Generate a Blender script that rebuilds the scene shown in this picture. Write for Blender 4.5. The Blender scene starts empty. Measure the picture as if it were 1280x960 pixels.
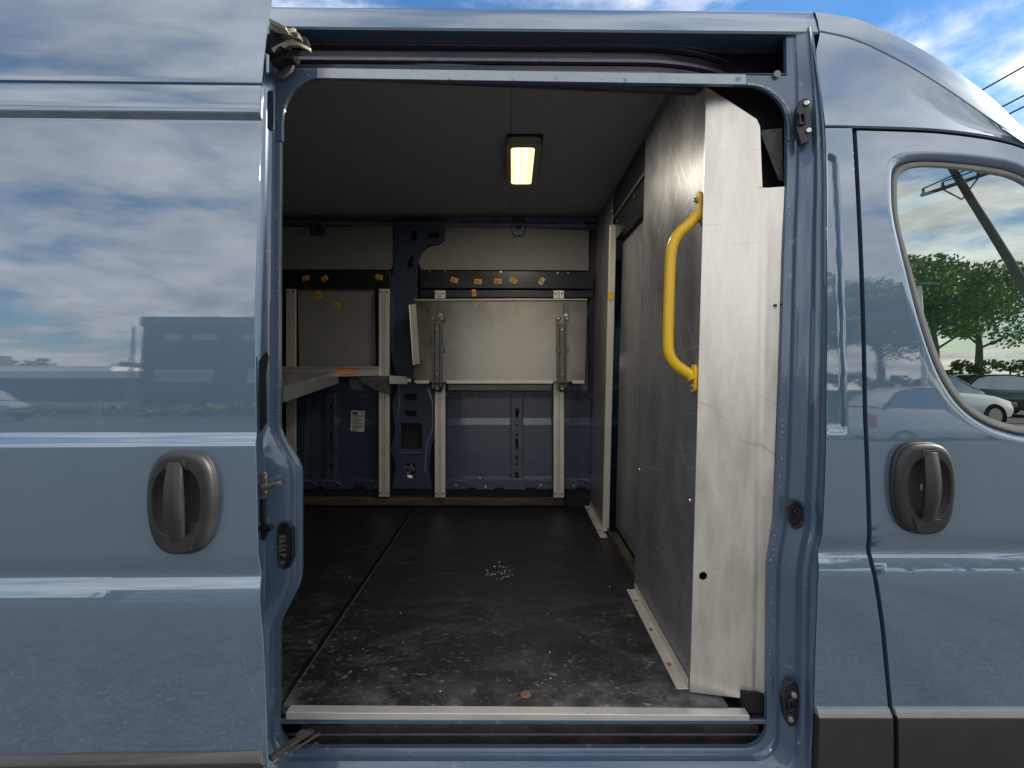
import bpy, bmesh, math, random
from mathutils import Vector, Matrix
from mathutils.geometry import tessellate_polygon
R = math.radians
rnd = random.Random(7)
scn = bpy.context.scene
COL = scn.collection
K = 612.0            # focal length in pixels of the 1280 px wide photograph
EYE = 1.43           # camera height above the ground

def P(px, py, Y):
    return Vector(((px - 641) / K * Y, Y, EYE - (py - 455) / K * Y))

def tab(t):
    """piecewise linear table"""
    t = sorted(t)
    def f(x):
        if x <= t[0][0]: return t[0][1]
        for (a, b), (c, d) in zip(t, t[1:]):
            if x <= c: return b + (d - b) * (x - a) / (c - a)
        return t[-1][1]
    return f

def pchip(t):
    t = sorted(t)
    xs = [a for a, b in t]; ys = [b for a, b in t]; n = len(t)
    h = [xs[i+1]-xs[i] for i in range(n-1)]; d = [(ys[i+1]-ys[i])/h[i] for i in range(n-1)]
    m = [d[0]] + [0]*(n-2) + [d[-1]]
    for i in range(1, n-1):
        if d[i-1]*d[i] > 0: m[i] = 2*d[i-1]*d[i]/(d[i-1]+d[i])
    def f(x):
        if x <= xs[0]: return ys[0] + m[0]*(x-xs[0])
        if x >= xs[-1]: return ys[-1] + m[-1]*(x-xs[-1])
        i = max(j for j in range(n-1) if xs[j] <= x)
        s = (x-xs[i])/h[i]
        return ((1+2*s)*(1-s)**2*ys[i] + s*(1-s)**2*h[i]*m[i] + s*s*(3-2*s)*ys[i+1] + s*s*(s-1)*h[i]*m[i+1])
    return f

def sstep(a, b, x):
    s = min(1, max(0, (x-a)/(b-a))); return s*s*(3-2*s)

# ------------------------------------------------------------------ mesh builder
class MB:
    def __init__(s): s.v = []; s.f = []; s.mi = []; s.cur = 0
    def use(s, k):
        s.mi += [s.cur]*(len(s.f)-len(s.mi)); s.cur = k; return s
    def add(s, vs, fs):
        o = len(s.v); s.v += [Vector(p) for p in vs]; s.f += [tuple(i+o for i in f) for f in fs]; return s
    def box(s, x0, x1, y0, y1, z0, z1):
        vs = [(x, y, z) for x in (x0, x1) for y in (y0, y1) for z in (z0, z1)]
        return s.add(vs, [(0,1,3,2),(4,6,7,5),(0,4,5,1),(2,3,7,6),(0,2,6,4),(1,5,7,3)])
    def hexa(s, a, b):
        """a, b: two quads (4 pts each), joined"""
        return s.add(list(a)+list(b), [(0,1,2,3),(7,6,5,4),(0,4,5,1),(1,5,6,2),(2,6,7,3),(3,7,4,0)])
    def grid(s, rows, close=False):
        n = len(rows[0]); vs = [p for r in rows for p in r]; fs = []
        for i in range(len(rows)-1):
            for j in range(n if close else n-1):
                k = (j+1) % n
                fs.append((i*n+j, i*n+k, (i+1)*n+k, (i+1)*n+j))
        return s.add(vs, fs)
    def tube(s, path, r, n=10, cap=True, flat=1.0):
        path = [Vector(p) for p in path]; rows = []; up = Vector((0.13, 0.31, 0.94)).normalized()
        prev = None
        for i, p in enumerate(path):
            d = (path[min(i+1, len(path)-1)] - path[max(i-1, 0)]).normalized()
            if prev is None:
                u = d.cross(up).normalized()
            else:
                u = (prev - d*prev.dot(d)).normalized()
            prev = u; w = d.cross(u)
            rr = r[i] if isinstance(r, (list, tuple)) else r
            rows.append([p + u*math.cos(2*math.pi*k/n)*rr + w*math.sin(2*math.pi*k/n)*rr*flat for k in range(n)])
        s.grid(rows, True)
        if cap:
            o = len(s.v) - n*len(rows)
            s.f.append(tuple(o+k for k in reversed(range(n)))); s.f.append(tuple(len(s.v)-n+k for k in range(n)))
        return s
    def prism(s, outer, holes, fn, d):
        """outer/holes: 2d loops; fn(u,v)->Vector front point; d: Vector to the back face"""
        loops = [outer] + list(holes); d = Vector(d)
        flat = [q for l in loops for q in l]
        tris = tessellate_polygon([[Vector((q[0], q[1], 0)) for q in l] for l in loops])
        n = len(flat); fr = [fn(*q) for q in flat]; bk = [p + d for p in fr]
        fs = [tuple(t) for t in tris] + [tuple(i+n for i in reversed(t)) for t in tris]
        o = 0
        for l in loops:
            m = len(l)
            for i in range(m):
                j = (i+1) % m; fs.append((o+i, o+j, n+o+j, n+o+i))
            o += m
        return s.add(fr+bk, fs)
    def ppoly(s, pts, Y, depth, holes=()):
        """polygon read in photo pixels at true depth Y, thickness depth going away"""
        return s.prism(pts, holes, lambda a, b: P(a, b, Y), (0, depth, 0))
    def cyl(s, c, axis, r, h, n=20, r2=None):
        c = Vector(c); a = Vector(axis).normalized()
        u = a.orthogonal().normalized(); w = a.cross(u)
        r2 = r if r2 is None else r2
        ring = lambda cc, rr: [cc + u*math.cos(2*math.pi*k/n)*rr + w*math.sin(2*math.pi*k/n)*rr for k in range(n)]
        vs = ring(c, r) + ring(c + a*h, r2)
        fs = [(k, (k+1) % n, n+(k+1) % n, n+k) for k in range(n)] + [tuple(reversed(range(n))), tuple(range(n, 2*n))]
        return s.add(vs, fs)
    def build(s, name, m, parent=None, bevel=0, solid=0, seg=2, ang=35, off=1.0):
        me = bpy.data.meshes.new(name); me.from_pydata([tuple(p) for p in s.v], [], s.f)
        s.use(0)
        if any(s.mi): me.polygons.foreach_set('material_index', s.mi)
        me.validate()
        bm = bmesh.new(); bm.from_mesh(me)
        bmesh.ops.remove_doubles(bm, verts=bm.verts, dist=1e-5)
        bmesh.ops.recalc_face_normals(bm, faces=bm.faces)
        bm.to_mesh(me); bm.free()
        me.shade_smooth(); me.set_sharp_from_angle(angle=R(ang))
        o = bpy.data.objects.new(name, me); COL.objects.link(o)
        for mm in (m if isinstance(m, (list, tuple)) else [m]): me.materials.append(mm)
        if solid:
            md = o.modifiers.new('thick', 'SOLIDIFY'); md.thickness = solid; md.offset = off
            es = o.modifiers.new('split', 'EDGE_SPLIT'); es.split_angle = R(ang)
        if bevel:
            md = o.modifiers.new('bev', 'BEVEL'); md.width = bevel; md.segments = seg; md.limit_method = 'ANGLE'; md.angle_limit = R(40)
            md.harden_normals = True
        if parent is not None:
            o.parent = parent; o.location = -abs_loc(parent)
        return o

def each(mb, name, m, parent=None, **k):
    """build every separate piece collected in mb as an object of its own"""
    par = list(range(len(mb.v)))
    def find(i):
        while par[i] != i: par[i] = par[par[i]]; i = par[i]
        return i
    for f in mb.f:
        for i in f[1:]: par[find(i)] = find(f[0])
    groups = {}
    for f in mb.f: groups.setdefault(find(f[0]), []).append(f)
    out = []
    for fs in groups.values():
        idx = sorted({i for f in fs for i in f}); mp = {i: n for n, i in enumerate(idx)}
        q = MB(); q.add([mb.v[i] for i in idx], [tuple(mp[i] for i in f) for f in fs]); out.append(q.build(name, m, parent, **k))
    return out

def abs_loc(o):
    l = o.location.copy()
    while o.parent is not None:
        o = o.parent; l += o.location
    return l

def tag(o, label=None, cat=None, group=None, kind=None):
    if label: o['label'] = label
    if cat: o['category'] = cat
    if group: o['group'] = group
    if kind: o['kind'] = kind
    return o

def thing(name, label, cat, loc=(0,0,0), group=None):
    o = bpy.data.objects.new(name, None); COL.objects.link(o); o.location = loc
    o.empty_display_size = .1
    return tag(o, label, cat, group)

def superell(a, b, n, N=48, cx=0, cy=0):
    out = []
    for i in range(N):
        t = 2*math.pi*i/N; c, s_ = math.cos(t), math.sin(t)
        out.append((cx + a*math.copysign(abs(c)**(2/n), c), cy + b*math.copysign(abs(s_)**(2/n), s_)))
    return out

def rrect(x0, x1, y0, y1, r, k=5):
    pts = []
    for cx, cy, a0 in ((x1-r, y1-r, 0), (x0+r, y1-r, 90), (x0+r, y0+r, 180), (x1-r, y0+r, 270)):
        for i in range(k+1):
            a = R(a0 + 90*i/k); pts.append((cx + r*math.cos(a), cy + r*math.sin(a)))
    return pts

# ------------------------------------------------------------------ materials
def mat(name, col, rough=.5, metal=0, coat=0, coat_ior=1.5, coat_rough=.03, spec=.5,
        var=None, vscale=6, vstretch=(1,1,1), bump=0, bscale=200, rvar=0, specks=None, spscale=60, sp_t=.66,
        emit=None, estr=0, scratch=None, scr_t=.66, scr_axis=0):
    m = bpy.data.materials.new(name); m.use_nodes = True
    nt = m.node_tree; N = nt.nodes; L = nt.links; b = N['Principled BSDF']
    b.inputs['Base Color'].default_value = (*col, 1); b.inputs['Roughness'].default_value = rough
    b.inputs['Metallic'].default_value = metal; b.inputs['Coat Weight'].default_value = coat
    b.inputs['Coat IOR'].default_value = coat_ior; b.inputs['Coat Roughness'].default_value = coat_rough
    b.inputs['Specular IOR Level'].default_value = spec
    if emit:
        b.inputs['Emission Color'].default_value = (*emit, 1); b.inputs['Emission Strength'].default_value = estr
    tc = N.new('ShaderNodeTexCoord'); mp = N.new('ShaderNodeMapping'); mp.inputs['Scale'].default_value = vstretch
    L.new(tc.outputs['Object'], mp.inputs['Vector'])
    last = None
    if var:
        n = N.new('ShaderNodeTexNoise'); n.inputs['Scale'].default_value = vscale; n.inputs['Detail'].default_value = 8
        n.inputs['Roughness'].default_value = .65; L.new(mp.outputs[0], n.inputs['Vector'])
        r = N.new('ShaderNodeValToRGB'); r.color_ramp.elements[0].position = .35; r.color_ramp.elements[1].position = .68
        r.color_ramp.elements[0].color = (*col, 1); r.color_ramp.elements[1].color = (*var, 1)
        L.new(n.outputs['Fac'], r.inputs[0]); last = r.outputs[0]
        if rvar:
            mr = N.new('ShaderNodeMapRange'); mr.inputs[1].default_value = .3; mr.inputs[2].default_value = .7
            mr.inputs[3].default_value = rough - rvar; mr.inputs[4].default_value = rough + rvar
            L.new(n.outputs['Fac'], mr.inputs[0]); L.new(mr.outputs[0], b.inputs['Roughness'])
    if specks:
        n2 = N.new('ShaderNodeTexNoise'); n2.inputs['Scale'].default_value = spscale; n2.inputs['Detail'].default_value = 4
        L.new(mp.outputs[0], n2.inputs['Vector'])
        r2 = N.new('ShaderNodeValToRGB'); r2.color_ramp.elements[0].position = sp_t; r2.color_ramp.elements[1].position = min(1, sp_t+.08)
        r2.color_ramp.elements[0].color = (0,0,0,1); r2.color_ramp.elements[1].color = (1,1,1,1)
        L.new(n2.outputs['Fac'], r2.inputs[0])
        mx = N.new('ShaderNodeMixRGB'); L.new(r2.outputs[0], mx.inputs[0])
        if last: L.new(last, mx.inputs[1])
        else: mx.inputs[1].default_value = (*col, 1)
        mx.inputs[2].default_value = (*specks, 1); last = mx.outputs[0]
    if scratch:
        for rot, sc in ((R(28), (1, 42, 1.3)), (R(-35), (1, 30, 1.6)), (R(82), (1, 55, 1.1))):
            m2 = N.new('ShaderNodeMapping'); m2.vector_type = 'TEXTURE'; m2.inputs['Rotation'].default_value = (0, rot, 0) if scr_axis else (rot, 0, 0)
            if scr_axis: sc = (sc[2], 1, sc[1])
            m3 = N.new('ShaderNodeMapping'); m3.inputs['Scale'].default_value = sc
            L.new(tc.outputs['Object'], m2.inputs[0]); L.new(m2.outputs[0], m3.inputs[0])
            n4 = N.new('ShaderNodeTexNoise'); n4.inputs['Scale'].default_value = 2.6; n4.inputs['Detail'].default_value = 5; n4.inputs['Distortion'].default_value = .25
            L.new(m3.outputs[0], n4.inputs['Vector'])
            r4 = N.new('ShaderNodeMapRange')
            for i, v in enumerate((scr_t, scr_t+.05, 0, .55)): r4.inputs[i+1].default_value = v
            L.new(n4.outputs['Fac'], r4.inputs[0])
            mx = N.new('ShaderNodeMixRGB'); L.new(r4.outputs[0], mx.inputs[0])
            if last: L.new(last, mx.inputs[1])
            else: mx.inputs[1].default_value = (*col, 1)
            mx.inputs[2].default_value = (*scratch, 1); last = mx.outputs[0]
    if last: L.new(last, b.inputs['Base Color'])
    if bump:
        n3 = N.new('ShaderNodeTexNoise'); n3.inputs['Scale'].default_value = bscale; n3.inputs['Detail'].default_value = 4
        L.new(mp.outputs[0], n3.inputs['Vector'])
        bp = N.new('ShaderNodeBump'); bp.inputs['Strength'].default_value = 1; bp.inputs['Distance'].default_value = bump
        L.new(n3.outputs['Fac'], bp.inputs['Height']); L.new(bp.outputs[0], b.inputs['Normal'])
        if coat: L.new(bp.outputs[0], b.inputs['Coat Normal'])
    return m

M = {}
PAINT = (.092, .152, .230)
M['paint'] = mat('blue_grey_paint', PAINT, .36, .34, 1, 2.15, .012, var=(.104,.164,.238), vscale=4, vstretch=(2.5,2.5,.5), bump=.000012, bscale=70, scratch=(.26,.30,.34), scr_t=.74, scr_axis=1)
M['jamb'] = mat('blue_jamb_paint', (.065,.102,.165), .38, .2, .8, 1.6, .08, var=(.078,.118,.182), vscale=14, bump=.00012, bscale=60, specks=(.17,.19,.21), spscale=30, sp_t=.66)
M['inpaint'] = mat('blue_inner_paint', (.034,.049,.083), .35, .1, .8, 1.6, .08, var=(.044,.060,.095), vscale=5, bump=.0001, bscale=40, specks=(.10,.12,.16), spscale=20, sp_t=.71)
M['worn'] = mat('pale_worn_paint', (.30,.345,.385), .4, .3, .5, 1.5, .1, var=(.36,.39,.41), vscale=20, specks=(.16,.16,.15), spscale=35, sp_t=.64)
M['grime'] = mat('dark_grime', (.022,.02,.018), .7, var=(.09,.075,.055), vscale=12, specks=(.18,.14,.09), spscale=40, sp_t=.68)
M['plastic'] = mat('grey_black_plastic', (.013,.013,.0135), .46, 0, var=(.026,.026,.026), vscale=18, bump=.0004, bscale=500)
M['mould'] = mat('black_moulding', (.019,.0185,.017), .5, var=(.029,.028,.025), vscale=10, bump=.0003, bscale=600)
M['mouldtop2'] = mat('moulding_edge_dim_sheen', (.045,.044,.041), .42, 0, .2, var=(.065,.063,.058), vscale=12)  # dimmer copy of the painted chamfer sheen, for the sliding door
M['mouldtop'] = mat('moulding_edge_sheen', (.20,.195,.18), .35, 0, .6, var=(.25,.24,.225), vscale=12)  # lighter grey paints the bright sky reflection onto the top chamfer
M['rubber'] = mat('black_rubber', (.006,.006,.006), .8)
M['seal'] = mat('grey_window_seal', (.19,.18,.165), .42, var=(.24,.23,.21), vscale=20)
M['dark'] = mat('dark_void', (.01,.01,.012), .8)
M['track'] = mat('dark_blue_track', (.022,.026,.045), .42, .2, .3, var=(.035,.038,.055), vscale=20)
M['trackedge'] = mat('worn_track_edge', (.10,.105,.14), .35, .5, var=(.16,.16,.19), vscale=30)
M['alu'] = mat('brushed_aluminium', (.42,.41,.38), .34, .9, var=(.55,.53,.49), vscale=14, vstretch=(1,1,.35), rvar=.08, bump=.0002, bscale=120, specks=(.25,.24,.22), spscale=40, sp_t=.68)
M['alu_white'] = mat('matt_aluminium', (.60,.585,.54), .48, .55, var=(.68,.655,.60), vscale=9, rvar=.07, bump=.0002, bscale=90, specks=(.42,.40,.36), spscale=45, sp_t=.69)
M['alu_dark'] = mat('dull_scuffed_aluminium', (.23,.23,.24), .36, .55, var=(.33,.33,.335), vscale=9, vstretch=(1,1,.5), rvar=.06, bump=.0002, bscale=60, scratch=(.55,.55,.56), scr_t=.63)
M['alu_shelf'] = mat('dull_shelf_sheet', (.21,.185,.15), .30, .9, var=(.28,.25,.205), vscale=7, rvar=.05, scratch=(.40,.37,.31), scr_t=.68, scr_axis=1)
M['alu_panel'] = mat('warm_brushed_sheet', (.66,.615,.54), .33, .72, var=(.86,.81,.72), vscale=10, vstretch=(2.2,2.2,.5), rvar=.06, scratch=(.50,.46,.40), scr_t=.68)  # warm tint in the base colour stands for bounced sunlight
M['alu_tray'] = mat('dull_tray_sheet', (.50,.495,.47), .36, .7, var=(.60,.59,.56), vscale=12, rvar=.06, specks=(.36,.35,.33), spscale=30, sp_t=.68)
M['rail'] = mat('pale_aluminium_rail', (.68,.64,.55), .42, .4, var=(.76,.71,.62), vscale=20, specks=(.3,.26,.2), spscale=60, sp_t=.70)
M['greybr'] = mat('grey_bracket_steel', (.12,.125,.11), .42, .5, var=(.17,.17,.15), vscale=25)
M['board'] = mat('grey_brown_lining_board', (.21,.198,.178), .65, var=(.24,.225,.205), vscale=9, bump=.0003, bscale=200)
M['inedge'] = mat('blue_edge_highlight', (.09,.115,.16), .3, .2, .8, 1.6, .05, var=(.16,.19,.24), vscale=18)  # paler blue paints highlights along pressed edges of the inner wall
M['black'] = mat('gloss_black_rail', (.012,.013,.016), .3, 0, var=(.02,.02,.024), vscale=20)
M['liner'] = mat('charcoal_ceiling_lining', (.31,.32,.34), .9, var=(.35,.36,.375), vscale=30, bump=.0015, bscale=350)
M['orange'] = mat('orange_sticker', (.85,.28,.03), .6, var=(.82,.36,.05), vscale=40)
M['amber'] = mat('amber_sticker', (.80,.42,.03), .6, var=(.7,.33,.03), vscale=40)
M['pale'] = mat('pale_yellow_sticker', (.62,.50,.22), .6)
M['ink'] = mat('dark_ink', (.04,.03,.03), .6)
M['paper'] = mat('white_paper', (.62,.58,.50), .7, var=(.5,.46,.4), vscale=30)
M['yellow'] = mat('yellow_powder_coat', (.88,.52,.010), .38, 0, .3, var=(.84,.48,.010), vscale=25, specks=(.5,.3,.05), spscale=70, sp_t=.72)
M['steel'] = mat('zinc_steel', (.55,.53,.48), .3, .95, var=(.4,.38,.34), vscale=60)
M['brass'] = mat('yellowed_zinc', (.70,.62,.45), .32, .9, var=(.5,.44,.3), vscale=60)
M['wood'] = mat('rough_brown_wood', (.035,.022,.014), .85, var=(.13,.08,.045), vscale=14, vstretch=(.3,3,3), bump=.002, bscale=60, specks=(.3,.22,.14), spscale=30, sp_t=.68)
M['rust'] = mat('rusty_bolt', (.22,.10,.05), .7, .3, var=(.3,.2,.14), vscale=90)
M['fleck'] = mat('white_paint_fleck', (.7,.7,.66), .7)
M['housing'] = mat('beige_lamp_housing', (.34,.29,.23), .5, var=(.38,.33,.26), vscale=20)
M['lamp'] = mat('glowing_diffuser', (.9,.8,.5), .4, emit=(1,.88,.46), estr=.60)
M['tube'] = mat('glowing_lamp_tube', (1,.95,.8), .4, emit=(1,.93,.70), estr=.85)
M['foam'] = mat('dark_grey_felt', (.05,.05,.05), .9, var=(.11,.11,.11), vscale=40, bump=.001, bscale=200)
M['dash'] = mat('dark_green_black_dashboard', (.012,.022,.018), .5, var=(.02,.03,.026), vscale=8)

def paint_floor():
    m = bpy.data.materials.new('worn_black_floor'); m.use_nodes = True
    N = m.node_tree.nodes; L = m.node_tree.links; b = N['Principled BSDF']
    g = N.new('ShaderNodeNewGeometry')
    def noise(sc, det=8, ro=.6, st=(1,1,1), loc=(0,0,0), dist=0):
        mp = N.new('ShaderNodeMapping'); mp.inputs['Scale'].default_value = st; mp.inputs['Location'].default_value = loc
        L.new(g.outputs['Position'], mp.inputs[0])
        n = N.new('ShaderNodeTexNoise'); n.inputs['Scale'].default_value = sc; n.inputs['Detail'].default_value = det
        n.inputs['Roughness'].default_value = ro; n.inputs['Distortion'].default_value = dist
        L.new(mp.outputs[0], n.inputs['Vector']); return n.outputs['Fac']
    def ramp(x, a, c, v0=0, v1=1):
        r = N.new('ShaderNodeMapRange'); r.interpolation_type = 'SMOOTHSTEP'
        for i, v in enumerate((a, c, v0, v1)): r.inputs[i+1].default_value = v
        L.new(x, r.inputs[0]); return r.outputs[0]
    def mul(a, c, op='MULTIPLY'):
        q = N.new('ShaderNodeMath'); q.operation = op
        for i, v in enumerate((a, c)):
            if isinstance(v, (int, float)): q.inputs[i].default_value = v
            else: L.new(v, q.inputs[i])
        return q.outputs[0]
    sep = N.new('ShaderNodeSeparateXYZ'); L.new(g.outputs['Position'], sep.inputs[0])
    front = ramp(sep.outputs['Y'], 1.25, 2.2, 1, 0)           # tread dust near the doorway
    edge = ramp(sep.outputs['Y'], 1.25, 1.40, 1, 0)
    cloudy = ramp(noise(6.0, 9, .7, (1, 1.5, 1), (2, 3, 0), .6), .42, .72)
    dabs = ramp(noise(42, 4, .6, (1, 1.5, 1)), .58, .70)
    fine = ramp(noise(90, 5, .7), .58, .72)
    streak = ramp(noise(5, 8, .75, (1, 8, 1), (0, 1, 0), 1.5), .55, .75)
    scr = ramp(noise(16, 4, .6, (14, 1, 1), (5, 0, 0), .6), .70, .76)
    d = mul(cloudy, mul(front, .20))
    patch = ramp(noise(4.5, 5, .6, (1,1,1), (7, 1, 0)), .42, .62)
    dabs2 = ramp(noise(13, 6, .7, (1, 1.3, 1), (3, 3, 0), .5), .60, .74)
    d = mul(d, mul(mul(mul(dabs, patch), front), .75), 'ADD')
    d = mul(d, mul(mul(dabs2, front), .85), 'ADD')
    d = mul(d, mul(mul(fine, front), .5), 'ADD')
    d = mul(d, mul(streak, .28), 'ADD')
    d = mul(d, mul(scr, .34), 'ADD')
    d = mul(d, mul(mul(edge, ramp(noise(9, 6, .6), .38, .62)), .50), 'ADD')
    cr = N.new('ShaderNodeValToRGB')
    cr.color_ramp.elements[0].color = (.0085,.0088,.0098,1); cr.color_ramp.elements[1].color = (.25,.25,.25,1)
    L.new(d, cr.inputs[0]); L.new(cr.outputs[0], b.inputs['Base Color'])
    rr = ramp(cloudy, 0, 1, .40, .62); L.new(rr, b.inputs['Roughness'])
    bp = N.new('ShaderNodeBump'); bp.inputs['Distance'].default_value = .0012; bp.inputs['Strength'].default_value = 1
    L.new(noise(160, 5, .7), bp.inputs['Height']); L.new(bp.outputs[0], b.inputs['Normal'])
    return m
M['floor'] = paint_floor()

def glass_mat():
    m = bpy.data.materials.new('green_tinted_glass'); m.use_nodes = True
    N = m.node_tree.nodes; L = m.node_tree.links
    for n in list(N):
        if n.type != 'OUTPUT_MATERIAL': N.remove(n)
    out = [n for n in N if n.type == 'OUTPUT_MATERIAL'][0]
    t = N.new('ShaderNodeBsdfTransparent'); t.inputs[0].default_value = (.12,.19,.155,1)
    g = N.new('ShaderNodeBsdfGlossy'); g.inputs['Roughness'].default_value = 0; g.inputs['Color'].default_value = (.92,1,.95,1)
    lw = N.new('ShaderNodeLayerWeight'); lw.inputs['Blend'].default_value = .5
    pw = N.new('ShaderNodeMath'); pw.operation = 'POWER'; L.new(lw.outputs['Facing'], pw.inputs[0]); pw.inputs[1].default_value = 5
    fr = N.new('ShaderNodeMath'); fr.operation = 'MULTIPLY_ADD'; L.new(pw.outputs[0], fr.inputs[0]); fr.inputs[1].default_value = .60; fr.inputs[2].default_value = .40
    mx = N.new('ShaderNodeMixShader'); L.new(fr.outputs[0], mx.inputs[0]); L.new(t.outputs[0], mx.inputs[1]); L.new(g.outputs[0], mx.inputs[2])
    L.new(mx.outputs[0], out.inputs[0]); return m
M['glass'] = glass_mat()

# ------------------------------------------------------------------ world, sun, camera
SUN = Vector((.86, .03, .54)).normalized()
w = bpy.data.worlds.new('World'); scn.world = w; w.use_nodes = True
N = w.node_tree.nodes; L = w.node_tree.links
bg = N['Background']; bg.inputs['Strength'].default_value = .10
sky = N.new('ShaderNodeTexSky'); sky.sky_type = 'NISHITA'; sky.sun_disc = False
sky.sun_elevation = math.asin(SUN.z); sky.sun_rotation = math.atan2(SUN.x, SUN.y)
sky.air_density = 1.0; sky.dust_density = .6; sky.ozone_density = 2.0
tc = N.new('ShaderNodeTexCoord'); sp = N.new('ShaderNodeSeparateXYZ'); L.new(tc.outputs['Generated'], sp.inputs[0])
def wm(op, a, b=None):
    q = N.new('ShaderNodeMath'); q.operation = op
    for i, v in enumerate((a, b)):
        if v is None: continue
        if isinstance(v, (int, float)): q.inputs[i].default_value = v
        else: L.new(v, q.inputs[i])
    return q.outputs[0]
den = wm('ADD', wm('MAXIMUM', sp.outputs['Z'], 0.0), .22)
cx = N.new('ShaderNodeCombineXYZ')
L.new(wm('DIVIDE', sp.outputs['X'], den), cx.inputs[0]); L.new(wm('DIVIDE', sp.outputs['Y'], den), cx.inputs[1])
def wnoise(scale, det, ro, loc, st=(1,1,1), dist=.3):
    mp = N.new('ShaderNodeMapping'); mp.inputs['Location'].default_value = loc; mp.inputs['Scale'].default_value = st
    L.new(cx.outputs[0], mp.inputs[0])
    n = N.new('ShaderNodeTexNoise'); n.inputs['Scale'].default_value = scale; n.inputs['Detail'].default_value = det
    n.inputs['Roughness'].default_value = ro; n.inputs['Distortion'].default_value = dist
    L.new(mp.outputs[0], n.inputs['Vector']); return n.outputs['Fac']
big = wnoise(1.5, 9, .56, (3.1, 7.4, 0), (1, 1.25, 1))
fin = wnoise(4.0, 8, .6, (1.0, 2.0, 5.0))
f = wm('ADD', wm('MULTIPLY', big, .8), wm('MULTIPLY', fin, .2))
# more cloud on the camera's side of the sky (-Y) than beyond the van
f = wm('SUBTRACT', f, wm('MULTIPLY', wm('MINIMUM', sp.outputs['Y'], 0.0), .09))
f = wm('SUBTRACT', f, wm('MULTIPLY', wm('MAXIMUM', sp.outputs['X'], 0.0), wm('MULTIPLY', wm('MAXIMUM', sp.outputs['Y'], 0.0), .12)))
mr = N.new('ShaderNodeMapRange'); mr.interpolation_type = 'SMOOTHSTEP'
for i, v in enumerate((.43, .60, .06, .95)): mr.inputs[i+1].default_value = v
L.new(f, mr.inputs[0])
shade = N.new('ShaderNodeMapRange')
for i, v in enumerate((.38, .66, 1.0, .5)): shade.inputs[i+1].default_value = v
L.new(wnoise(2.6, 6, .6, (9, 4, 2)), shade.inputs[0])
cc = N.new('ShaderNodeMixRGB'); cc.blend_type = 'MULTIPLY'; cc.inputs[0].default_value = 1
cc.inputs[1].default_value = (8.8, 8.65, 8.5, 1); L.new(shade.outputs[0], cc.inputs[2])
mx = N.new('ShaderNodeMixRGB'); hs = N.new('ShaderNodeHueSaturation'); hs.inputs['Saturation'].default_value = 1.5; hs.inputs['Value'].default_value = .85; L.new(sky.outputs[0], hs.inputs['Color'])
L.new(mr.outputs[0], mx.inputs[0]); L.new(hs.outputs[0], mx.inputs[1]); L.new(cc.outputs[0], mx.inputs[2])
L.new(mx.outputs[0], bg.inputs['Color'])

sl = bpy.data.lights.new('sun', 'SUN'); sl.energy = 3.2; sl.angle = R(.6); sl.color = (1, .93, .82)
so = bpy.data.objects.new('sun', sl); COL.objects.link(so); so.rotation_euler = SUN.to_track_quat('Z', 'Y').to_euler()
so.location = (8, -3, 9)

cam = bpy.data.cameras.new('camera'); co = bpy.data.objects.new('camera', cam); COL.objects.link(co)
cam.sensor_width = 36; cam.lens = 36*K/1280; cam.shift_x = -1/1280; cam.shift_y = -25/1280
cam.clip_start = .05; cam.clip_end = 2000
co.location = (0, 0, EYE); co.rotation_euler = (R(90), 0, 0); scn.camera = co
vs = scn.view_settings; vs.view_transform = 'Standard'; vs.look = 'None'; vs.exposure = 1.15; vs.gamma = 1

# ------------------------------------------------------------------ the van's shape
YC = 2.175
prof = pchip([(.30,1.165),(.45,1.156),(.60,1.148),(.75,1.143),(.90,1.138),(.936,1.1385),(.948,1.1405),(.977,1.1495),(.987,1.1535),(.991,1.1538),
              (1.028,1.1482),(1.04,1.1475),(1.10,1.148),(1.25,1.151),(1.30,1.153),(1.5,1.159),(1.7,1.169),(1.95,1.187),(2.05,1.197),(2.28,1.245),(2.36,1.272)])
def lean(Z): return max(0, prof(Z)-1.15) if Z > 1.2 else 0
gapx = tab([(2.02,.831),(1.3,.830),(1.03,.836),(.95,.840),(.8,.864),(.63,.884),(.3,.90)])
rshift = pchip([(.40,-.034),(.90,-.03),(1.04,-.012),(1.3,0),(1.7,.012),(2.0,.022),(2.30,.022)])
def outx(Z): return .738 + rshift(Z)
def frange(a, b, n): return [a + (b-a)*i/(n-1) for i in range(n)]

def zrows(z0, z1, extra=()):
    s_ = set(frange(z0, z1, max(2, int(abs(z1-z0)/.02))))
    for z in (.942,.949,.956,.965,.975,.984,.988,.992,1.0,1.01,1.02,1.03,1.035,1.04) + tuple(extra):
        if min(z0,z1) < z < max(z0,z1): s_.add(z)
    return sorted(s_)

def sheet(mb, zs, xl, xr, yf, n):
    rows = []
    for z in zs:
        a, b = xl(z), xr(z)
        rows.append([Vector((a+(b-a)*i/(n-1), yf(a+(b-a)*i/(n-1), z), z)) for i in range(n)])
    return mb.grid(rows)

van = thing('panel_van', 'blue-grey panel van with its side door slid open onto an empty cargo bay', 'van', (0, YC, 0))

# rear quarter behind the slid-back door, far side, rear closure
q = MB(); sheet(q, zrows(.32, 2.285), lambda z: -3.1, lambda z: -.622, lambda x, z: prof(z)+.002, 24)
q.build('rear_side_panel', M['paint'], van, solid=.002)
q = MB(); sheet(q, zrows(.32, 2.285), lambda z: -3.1, lambda z: 2.05, lambda x, z: 2*YC-prof(z), 24)
q.box(-3.12, -3.10, 1.16, 3.19, .32, 2.40)
q.build('far_side_panel', M['paint'], van, solid=.002)

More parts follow.
